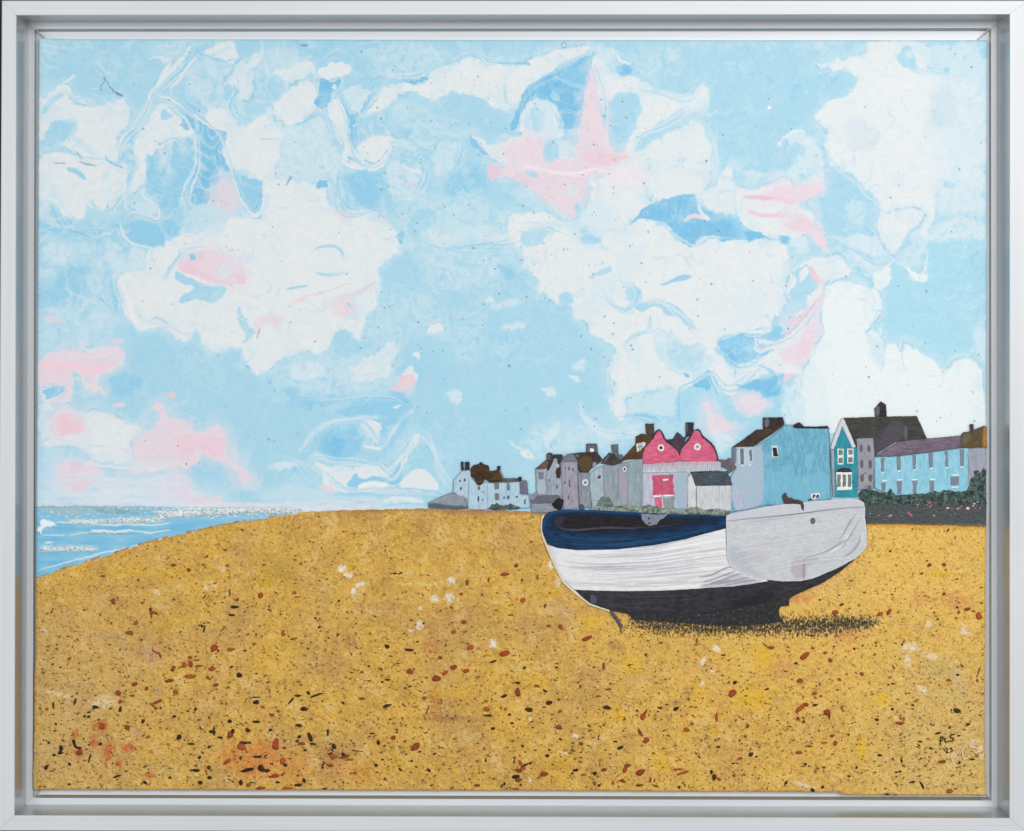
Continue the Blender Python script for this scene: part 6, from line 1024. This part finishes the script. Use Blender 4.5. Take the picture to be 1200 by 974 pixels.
t_ = patch('stair_tower', H5([(224,320),(280,314),(346,314),(352,440),(348,560),(346,662),(236,674),(230,384)]), (148,150,166), Z2, b_, edge=E1, col2=(138,138,152))
wins(H5, [(258,388,11,28),(312,387,12,28),(263,495,14,30),(320,497,13,34),(266,592,14,28),(322,592,14,28),(315,652,18,10)], t_, (94,96,108), Z3)
# 13 light blue terrace
w = patch('painted_terrace', H5([(348,448),(520,440),(720,416),(945,385),(1000,384),(1000,680),(860,700),(700,706),(500,712),(420,690),(352,662)]), (134,194,222), Z3, PIC, col2=(160,208,230), amp=8, edge=E1, label='long light blue terrace under a mauve roof behind the hedge')
patch('roof', H5([(350,442),(430,392),(520,338),(720,318),(948,298),(950,380),(720,412),(560,436),(440,442)]), (116,104,124), Z4, w, d='h', ang=-5, amp=16, col2=(92,82,104), k2=.6, edge=((70,62,76), 1, .5))
for q in ([(390,452),(420,450),(418,548),(396,550)], [(502,442),(532,440),(530,538),(506,540)], [(610,434),(638,432),(636,530),(614,532)], [(722,418),(756,416),(752,518),(728,522)], [(834,404),(860,402),(860,514),(840,516)], [(938,392),(970,392),(968,508),(944,512)], [(395,624),(428,622),(428,680),(398,680)], [(502,612),(538,610),(538,702),(506,704)], [(611,610),(646,608),(642,698),(614,698)], [(730,608),(764,606),(760,684),(732,688)], [(872,582),(935,580),(932,642),(876,644)]): wrect(H5, q, w, (122,130,148), Z4)
for q in ([(396,553),(418,556)], [(508,546),(536,542)], [(615,538),(636,536)], [(732,528),(756,522)], [(840,522),(862,522)], [(940,518),(966,518)], [(400,612),(440,610)], [(502,607),(546,605)], [(608,606),(650,602)], [(730,604),(772,602)], [(882,572),(936,572)], [(876,656),(936,654)]): ribbon('sill', [H5(q)], 1.5, (236,240,246), Z5, w)
# 14 end house
w = patch('painted_house', H5([(990,388),(1122,380),(1126,560),(1100,640),(990,684),(1000,520)]), (152,158,178), Z2+.12, PIC, edge=E1, col2=(164,166,184), label='mauve grey end house with an olive and orange roof at the canvas edge')
patch('roof', H5([(944,384),(948,300),(965,276),(1012,268),(1108,230),(1126,238),(1127,386),(1080,378)]), (84,78,56), Z4, w, amp=10, col2=(112,78,38), k2=.7, edge=((46,42,38), 1, .5), extra=lambda s: (s.poly(H5([(950,300),(1010,275),(1015,330),(955,380)]), (104,106,92), 4, .6, w=0), s.poly(H5([(1100,236),(1128,238),(1128,386),(1096,380)]), (188,118,40), 2, .85, w=0))); patch('chimney', H5([(1008,220),(1033,218),(1036,262),(1012,268)]), (70,52,56), Z5, w)
# greenery along the foot of the houses
shrub(H2([(620,870),(640,800),(680,765),(730,765),(765,810),(780,870)]), 'round grey green bush in front of the grey houses', Z3, (92,110,108))
def verge(s):
    s.mix(np.arange(len(s.X)), (150,160,170), sm(.0, .3, fbm(s.X, s.Y, 6, 79, 2))*.8); s.mix(np.arange(len(s.X)), (66,78,74), sm(.05, .35, fbm(s.X, s.Y, 4, 77, 2))*.85)
patch('painted_verge', [(690,597),(700,592),(715,594),(735,592),(750,594),(760,591),(775,595),(800,596),(815,594),(825,597),(840,596),(852,598),(856,603),(690,603)], (128,142,132), Z4, PIC, d='n', amp=22, jit=.9, extra=verge, label='mottled green strip of grass along the foot of the houses')
def hedge_col(s):
    al = np.arange(len(s.X)); n = fbm(s.X, s.Y, 6, 701, 3)*1.5; m = fbm(s.X, s.Y, 2.6, 711, 2)*1.6; up = sm(596, 588, s.Y+2*n)
    s.mix(al, (88,112,104), sm(.05, .5, n+.4*m)*.75*np.maximum(up, .15)); s.mix(al, (38,52,54), sm(.05, .4, -n-.3*m)*.7*np.maximum(up, .2)); s.mix(al, (80,84,88), (1-up)*.75)
    s.mix(al, (120,140,120), sm(.3, .55, m+.3*n)*.5*up); s.h += 1.5*m+1.5*n*up; s.mix(al, (136,126,96), sm(612, 616, s.Y+n*2)*.6)
hg = patch('painted_hedge', H5([(240,700),(262,675),(300,664),(350,678),(400,692),(440,690),(462,662),(490,712),(560,708),(640,700),(700,700),(760,680),(800,690),(850,668),(900,684),(950,690),(985,676),(1008,640),(1012,600),(1040,580),(1036,545),(1060,535),(1082,556),(1100,525),(1120,532),(1124,780),(1122,925),(1000,922),(900,915),(700,912),(500,906),(300,908),(285,800),(260,760)]), (60,76,76), Z5, PIC, d='n', amp=12, jit=1.1, relief=.8, extra=hedge_col, label='dark green hedge with small pink flowers right of the boat')
rg = random.Random(4)
for cx, cy in ((448,862),(475,845),(600,848),(640,790),(665,768),(715,775),(745,775),(838,812),(862,802),(925,806),(948,785),(1002,812),(1030,785),(1052,782),(1022,765),(1060,815),(1038,835),(905,840),(760,850),(610,880),(380,850),(420,880),(460,850),(585,835),(540,855),(510,865),(650,775),(728,762),(735,790),(850,800),(880,800),(936,795),(992,800),(1040,770),(1045,800),(1080,800),(780,820),(690,800),(850,825),(320,838),(1060,760)):
    L_ = []
    x, y = H5([(cx, cy)])[0]; big = (cx, cy) in ((460,850),(585,835),(728,762),(936,795),(992,800),(1040,770),(850,800),(650,775))
    patch('flower', ell(x, y, rg.uniform(1.3, 2.0) if big else rg.uniform(.7, 1.1), rg.uniform(1.3, 2.4) if big else rg.uniform(.6, 1.0), 7), rg.choice([(196,120,136), (206,150,162), (184,108,124), (216,196,200)]), Z5+.9, hg, jit=1.2, step=.7, amp=24, d='n')
# ------------------------------------------------------------------ the painted boat
B1 = lambda p: T(620, 580, 5.4545, p); B2 = lambda p: T(820, 570, 5.264, p)
ZB = 3.2
def hull_c(s):
    al = np.arange(len(s.X))
    s.mix(al, (206,208,214), .25); rr = random.Random(8)
    for k in range(95):   # long brushed plank lines following the sheer
        x0 = rr.uniform(642, 800); L = rr.uniform(40, 130); t = rr.random()
        y = lambda x: (1-t)*np.interp(x, [640, 700, 760, 850], [640, 645, 641, 622])+t*np.interp(x, [640, 680, 760, 850], [680, 690, 690, 686])
        s.stroke([(x, float(y(x))+rr.uniform(-.5, .5)) for x in np.linspace(x0, x0+L, 6)], rr.uniform(.6, 1.5), rr.choice([(146,150,162), (168,172,182), (186,189,198), (236,238,242), (242,242,244)]), 1, .6, w=0, h=rr.choice((-.8, .9)))
    for a_, b_ in (([(0,560),(80,545),(160,500),(205,495)]), None), ([(20,590),(120,560),(220,520)], None), ([(60,600),(180,560),(250,535)], None), ([(100,605),(220,580),(300,560)], None), ([(150,610),(280,585),(340,575)], None), ([(0,612),(90,600),(180,575)], None): s.stroke(B2(a_), 1.7, (116,118,134), 1.2, .75, w=0, h=-.6)
    s.poly(B2([(-10,625),(120,585),(200,540),(260,550),(420,585),(200,625),(0,640)]), (150,152,168), 5, .5, w=0); s.poly(B1([(980,400),(1060,395),(1060,450),(1000,480)]), (212,196,198), 4, .5, w=0)
    s.mix(al, (176,178,190), sm(658, 642, s.X)*.4)
bt = patch('painted_boat', B1([(112,315),(135,370),(162,425),(190,485),(225,545),(260,580),(292,607),(440,614),(600,617),(850,614),(1000,606),(1100,600)])+B2([(60,632),(200,625),(330,608),(445,590),(400,572),(300,545),(190,498),(165,440),(158,258)])+B1([(1100,250),(1000,280),(800,320),(560,348),(300,352),(180,338)]), (224,226,232), ZB, PIC, d='h', amp=7, step=.85, extra=hull_c, relief=.45, edge=((188,190,200), 1.4, .4), jit=.25, label='beached white wooden rowing boat with a navy gunwale and grey stern')
patch('outline', B1([(80,135),(100,118),(92,170),(88,230),(100,280),(118,320),(165,430),(228,548),(262,584),(292,608),(390,690),(520,735),(512,745),(385,702),(282,622),(215,560),(152,436),(104,322),(80,260),(72,200)]), (214,206,196), ZB-.2, bt, jit=.3, amp=8)
def navy(s):
    al = np.arange(len(s.X)); s.poly(B1([(300,180),(540,200),(700,210),(700,260),(560,330),(300,330)]), (40,62,92), 8, .3, w=0); s.poly(B1([(110,170),(200,240),(480,262),(800,240),(1180,180),(1190,150),(1000,140),(600,120),(200,110)]), (8,24,48), 9, .7, w=0)
    for q in ([(90,230),(96,160),(140,112),(250,98),(450,101),(720,117),(1000,128)],): s.stroke(B1(q), 3, (18,72,122), 1.5, .8, w=0)
    for q in ([(140,280),(300,320),(560,318),(800,290),(1000,255)], [(200,260),(400,290),(700,275)], [(480,320),(700,300),(980,270)]): s.stroke(B1(q), 1.3, (24,86,122), 1, .6, w=0, h=.5)
    for q in ([(500,325),(640,322),(800,300)], [(1000,250),(1100,225),(1195,200)]): s.stroke(B1(q), 1.2, (36,92,110), 1, .6, w=0)
gw = patch('gunwale_band', B1([(82,190),(86,160),(96,138),(128,108),(200,95),(330,94),(450,98),(600,105),(720,112),(900,121),(1100,127),(1262,133)])+B2([(160,258)])+B1([(1200,228),(1100,254),(1000,282),(800,320),(560,347),(300,350),(180,335),(118,308),(92,260),(82,225)]), (14,54,94), ZB+.3, bt, d='h', amp=6, col2=(10,34,62), k2=.85, jit=.25, extra=navy, label='navy blue painted gunwale')
def inner(s):
    s.stroke(B1([(190,205),(230,222),(320,225),(430,212),(520,208),(680,215)]), 2, (110,106,122), 1.5, .6, w=0, h=.5); s.stroke(B1([(500,215),(800,205),(1000,180)]), 1.5, (78,76,92), 1.5, .5, w=0); s.poly(B1([(150,160),(200,130),(230,150),(200,200),(170,210)]), (62,58,72), 4, .6, w=0)
patch('interior', B1([(148,165),(170,140),(210,125),(350,120),(520,132),(700,146),(950,156),(1165,154),(1000,182),(800,212),(600,225),(480,236),(360,238),(250,236),(180,215),(155,190)]), (28,27,34), ZB+.55, bt, d='h', amp=7, smooth=1, extra=inner, label='dark open inside of the boat')
def trans(s):
    s.poly(B2([(165,440),(200,350),(260,380),(280,470),(420,585),(300,550)]), (164,172,186), 8, .5, w=0); s.poly(B2([(560,440),(640,430),(740,440),(650,480),(655,570),(560,560)]), (158,146,158), 6, .5, w=0); s.poly(B2([(240,400),(420,400),(440,480),(280,470)]), (180,172,186), 8, .4, w=0)
    s.stroke(B2([(640,450),(638,575)]), 2.2, (140,118,134), 1.4, .7, w=0)
    rr = random.Random(3)
    for k in range(60):
        x = rr.uniform(190, 760); y = rr.uniform(200, 520)-0.06*x; s.stroke(B2([(x, y+20), (x+60, y+8), (x+rr.uniform(120, 240), y-12)]), rr.uniform(.6, 1.4), rr.choice([(164,168,182), (212,215,222), (208,212,220), (202,206,214)]), 1, .5, w=0, h=rr.choice((-.7, .7)))
    for q in ([(960,170),(900,260),(860,330)], [(990,190),(930,300),(870,380)], [(1000,280),(960,380),(880,440)], [(940,280),(890,340),(760,410)], [(870,340),(780,405),(640,440)], [(930,200),(880,300)], [(990,330),(950,400),(900,430)]): s.stroke(B2(q), 1.3, (142,144,166), 1, .75, w=0, h=-.7)
    for q in ([(920,290),(895,330)], [(880,360),(800,410)], [(1000,280),(996,330)]): s.stroke(B2(q), 1.6, (226,230,238), 1, .85, w=0, h=1.1)
    s.stroke(B2([(160,214),(300,198),(550,176),(700,156),(870,134),(1016,126)]), 1.2, (96,98,120), .9, .9, w=0, h=-1.2)
    s.poly(B2([(160,190),(400,125),(640,95),(940,72),(1015,110),(1010,122),(700,150),(400,190),(165,210)]), (196,200,212), 2, .5, w=0)
tr = patch('stern_board', B2([(160,200),(164,176),(280,150),(400,125),(520,108),(640,96),(800,82),(940,74),(985,82),(1010,100),(1018,135),(1016,190),(1026,260),(1028,368),(1000,405),(960,442),(850,502),(700,565),(620,583),(500,584),(400,573),(300,546),(190,497),(166,440)]), (192,197,208), ZB+.75, bt, d='h', amp=6, col2=(204,207,215), step=.85, extra=trans, relief=.42, edge=((212,215,224), 1.6, .55), jit=.3, ang=-7, label='pale grey flat stern board')
patch('drain_hole', ell(*B2([(694,212)])[0], 3.0, 3.9), (88,94,108), ZB+1.3, tr, jit=.2)
def dkh(s):
    for q in ([(400,640),(700,655),(1000,640)], [(500,700),(800,690),(1100,660)], [(350,620),(600,635),(900,625)], [(440,690),(640,720),(900,730)]): s.stroke(B1(q), 2.2, (66,68,76), 2, .45, w=0, h=.6)
    s.poly(B1([(390,630),(430,650),(430,700),(390,690)]), (92,94,108), 3, .7, w=0); s.poly(B2([(200,700),(450,640),(460,700),(200,760)]), (28,28,36), 5, .7, w=0)
patch('hull_bottom', B1([(290,605),(440,611),(600,614),(850,611),(1000,602),(1100,595)])+B2([(60,624),(200,616),(330,598),(440,578),(620,584),(700,566),(850,503),(962,443),(870,520),(760,592),(590,668),(450,704),(200,756),(0,786)])+B1([(1000,764),(900,767),(700,762),(600,752),(520,737),(450,714),(388,690),(330,645)]), (42,43,50), ZB+.35, bt, d='h', amp=7, col2=(62,63,70), step=.9, extra=dkh, jit=.3, label='charcoal lower hull')
def keelc(s):
    al = np.arange(len(s.X)); s.mix(al, (150,132,92), .5*sm(730, 738, s.Y)*sm(.0, .3, fbm(s.X, s.Y, 2.5, 737, 2))); s.mix(al, (140,140,146), sm(.5, .65, fbm(s.X, s.Y, 2.2, 733, 1))*.45+.35*sm(732, 738, s.Y+3*fbm(s.X*2, s.Y, 3, 735, 1))*0)
patch('keel', B2([(-470,735),(-380,745),(-300,760),(-200,770),(-60,775),(0,786),(200,756),(450,704),(590,668),(552,690),(548,738),(500,742),(486,760),(492,800),(510,830),(400,850),(200,862),(0,850),(-120,840),(-300,830),(-420,815),(-450,780)]), (44,44,48), ZB-.4, bt, amp=8, jit=1.0, d='n', extra=keelc); ribbon('stem_post', [B1([(522,742),(550,780),(572,812),(592,846)])], 3.4, (88,80,88), ZB-.2, bt, .9)
ft = patch('gunwale_fitting', B1([(715,120),(760,118),(800,126),(885,122),(870,140),(830,165),(812,188),(770,196),(745,185),(722,160)]), (128,134,156), ZB+1.1, bt, jit=.8, label='pale grey fitting hanging over the gunwale'); patch('hole', ell(*B1([(765,150)])[0], 1.3, .9), (24,26,40), ZB+1.6, ft, jit=.1, step=.6); patch('hole', ell(*B1([(768,180)])[0], 1.4, 1.0), (24,26,40), ZB+1.6, ft, jit=.1, step=.6)
patch('painted_cat', H4([(494,792),(508,782),(520,764),(531,778),(540,802),(560,816),(578,808),(592,824),(640,828),(676,845),(688,880),(684,925),(668,912),(656,872),(620,864),(520,866),(506,840)]), (72,60,64), ZB+1.35, PIC, jit=.4, amp=8, label='small dark brown cat with a hanging tail on the stern of the boat')
# signatures
SG = lambda p: T(1060, 840, 10.82, p)
ribbon('signature', [SG([(452,250),(448,300),(455,362)]), SG([(450,262),(484,246),(488,280),(455,312)]), SG([(512,262),(508,300),(516,326),(545,312)]), SG([(548,305),(580,308)]), SG([(635,222),(582,224),(572,262),(622,268),(612,304),(576,308)]),
    SG([(488,398),(498,410)]), SG([(512,400),(535,392),(540,420),(518,455),(556,446)]), SG([(572,408),(600,384),(588,410),(606,418),(596,440),(574,440)])], 1.0, (40,34,26), 2.1, PIC, .9, 'black artist initials PLS and the year 23')
ribbon('signature', [SG([(588,486),(600,545),(622,590),(640,630)]), SG([(590,500),(618,466),(652,474),(645,508),(608,518)]), SG([(730,388),(728,450),(740,520),(758,542),(800,512),(826,478)]), SG([(898,290),(862,300),(845,326)]), SG([(812,352),(826,384),(880,386),(922,394),(936,424),(918,452),(880,452),(872,418)])], 1.3, (230,208,188), 2.15, PIC, .8, 'large white artist initials PLS')
# ------------------------------------------------------------------ camera, lamps, world
cd = bpy.data.cameras.new('camera'); cam = bpy.data.objects.new('camera', cd); COL.objects.link(cam); cam.location = (0, -HC*U, 0); cam.rotation_euler = (math.pi/2, 0, 0)
cd.sensor_width = 36; cd.lens = 36*HC/1200; cd.clip_start = .01; cd.clip_end = 50; SC.camera = cam
def area(name, loc, size, power, col):
    l = bpy.data.lights.new(name, 'AREA'); l.shape = 'RECTANGLE'; l.size, l.size_y = size; l.energy = power; l.color = col
    o = bpy.data.objects.new(name, l); COL.objects.link(o); o.location = loc; o.rotation_euler = (Vector((0, 0, 0))-Vector(loc)).to_track_quat('-Z', 'Y').to_euler(); return o
area('window_light', (1.5, -3.4, 1.35), (2.4, 1.6), 104, (1, .99, .97)); area('room_light', (-2.4, -3.4, .4), (1.4, 1.8), 34, (.98, .98, 1))
wd = bpy.data.worlds.new('World'); SC.world = wd; wd.use_nodes = True; bg = wd.node_tree.nodes['Background']; bg.inputs['Color'].default_value = (1, .99, .97, 1); bg.inputs['Strength'].default_value = .52
SC.view_settings.view_transform = 'Standard'; SC.view_settings.look = 'None'; SC.view_settings.exposure = 0
